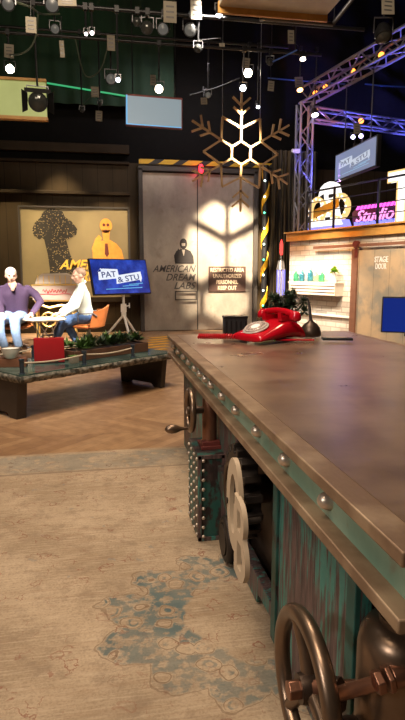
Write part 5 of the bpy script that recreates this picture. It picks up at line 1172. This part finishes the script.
fixture('small cold lamp by the wire right of the snowflake', 258, 107, 9.6, 1.6, 'cold', aimd=(0, -0.6, -1))
fixture('unlit lantern with a tag at the top right corner', 384, 38, 5.6, 6, 'dark', tagpos=(388, 6, 13, 15), aimd=(-0.1, -0.5, -0.9))
fixture('left violet lamp above the hanging pale screen', 353, 137, 8.40, 1.8, 'violet', hang=(3.935, 8.50, 3.09))
fixture('right violet lamp above the hanging pale screen', 361, 136, 8.15, 1.8, 'violet', tagpos=(357, 129, 7, 9), hang=(3.935, 8.22, 3.09))
fixture('dim round spotlight left of the overhead panel among the cables', 198, 48, 7.0, 3, 'dark', tagpos=(222, 45, 5, 3))
fixture('small dark lantern in the upper middle before the black ceiling', 270, 62, 8.4, 2.6, 'dark', tagpos=(271, 86, 6, 9))
fixture('dark lantern between the round lantern and the row of three', 137, 22, 7.0, 3.0, 'dark')
# emergency light box on truss side
eb = thing('emergency_lamp', 'small white lamp box fixed left of the upright truss', 'lamp', (3.42, 9.7, 3.02)); p = PYp(297, 151, 9.7)
eb.location = p; MB().box((0.0, 0, 0), (0.10, 0.06, 0.07), bev=0.008).build('box_body', M['white'], eb); MB().cyl((-0.09, -0.02, 0.0), (-0.05, 0, 0), 0.03).build('lamp_head', M['white'], eb); MB().bar((0.04, 0, 0), (0.14, 0.02, 0), 0.02).build('bracket', M['black_metal'], eb)
# cables
M['cable'] = mat('black_cable', (0.03, 0.035, 0.03), 0.5); M['cable_pale'] = mat('grey_green_cable', (0.05, 0.06, 0.04), 0.5); M['cable_blue'] = mat('blue_cable', (0.04, 0.10, 0.35), 0.4)
def cable(label, pts, r, m):
    P = [PYp(*q) for q in pts]; out = []
    for i in range(len(P)-1):
        p0 = P[max(i-1, 0)]; p1 = P[i]; p2 = P[i+1]; p3 = P[min(i+2, len(P)-1)]
        for j in range(8):
            t = j/8; out.append(0.5*((2*p1)+(p2-p0)*t+(2*p0-5*p1+4*p2-p3)*t*t+(3*p1-p0-3*p2+p3)*t*t*t))
    out.append(P[-1]); mid = tuple(out[0])
    return tag(MB(mid).tube(out, r, 6).build('cable', m), label, 'cable')
cable('grey-green cable looping down beside the tag at top left', [(38, 14, 7), (36, 35, 6.95), (30, 48, 6.95), (20, 54, 6.95), (10, 55, 8.3)], 0.010, M['cable_pale'])
cable('dark cable sagging between the grey lanterns at the top', [(15, 2, 5.7), (30, 7, 5.8), (42, 14, 6.9), (60, 14, 6.98)], 0.010, M['cable_pale'])
cable('dark cable sagging under the small pinkish lamps', [(75, 38, 8.4), (85, 75, 8.4), (100, 70, 8.4), (108, 46, 8.4)], 0.009, M['cable_pale'])
cable('thin blue cable stretched towards the truss', [(268, 78, 9.55), (290, 80, 9.55), (318, 82, 9.6), (345, 84, 9.6)], 0.010, M['cable_blue'])
cable('blue cable stretched across the dark at right under the long truss', [(365, 84, 9.6), (385, 86, 9.6), (407, 87, 9.6)], 0.012, M['cable_blue'])
cable('dark cable slanting from the bright lamp to the monitor lamp', [(190, 95, 9.6), (215, 88, 9.5), (240, 78, 8.5)], 0.008, M['cable'])
cable('blue cable slanting above the snowflake', [(272, 62, 8.4), (285, 56, 8.2), (297, 50, 8.1)], 0.010, M['cable_blue'])
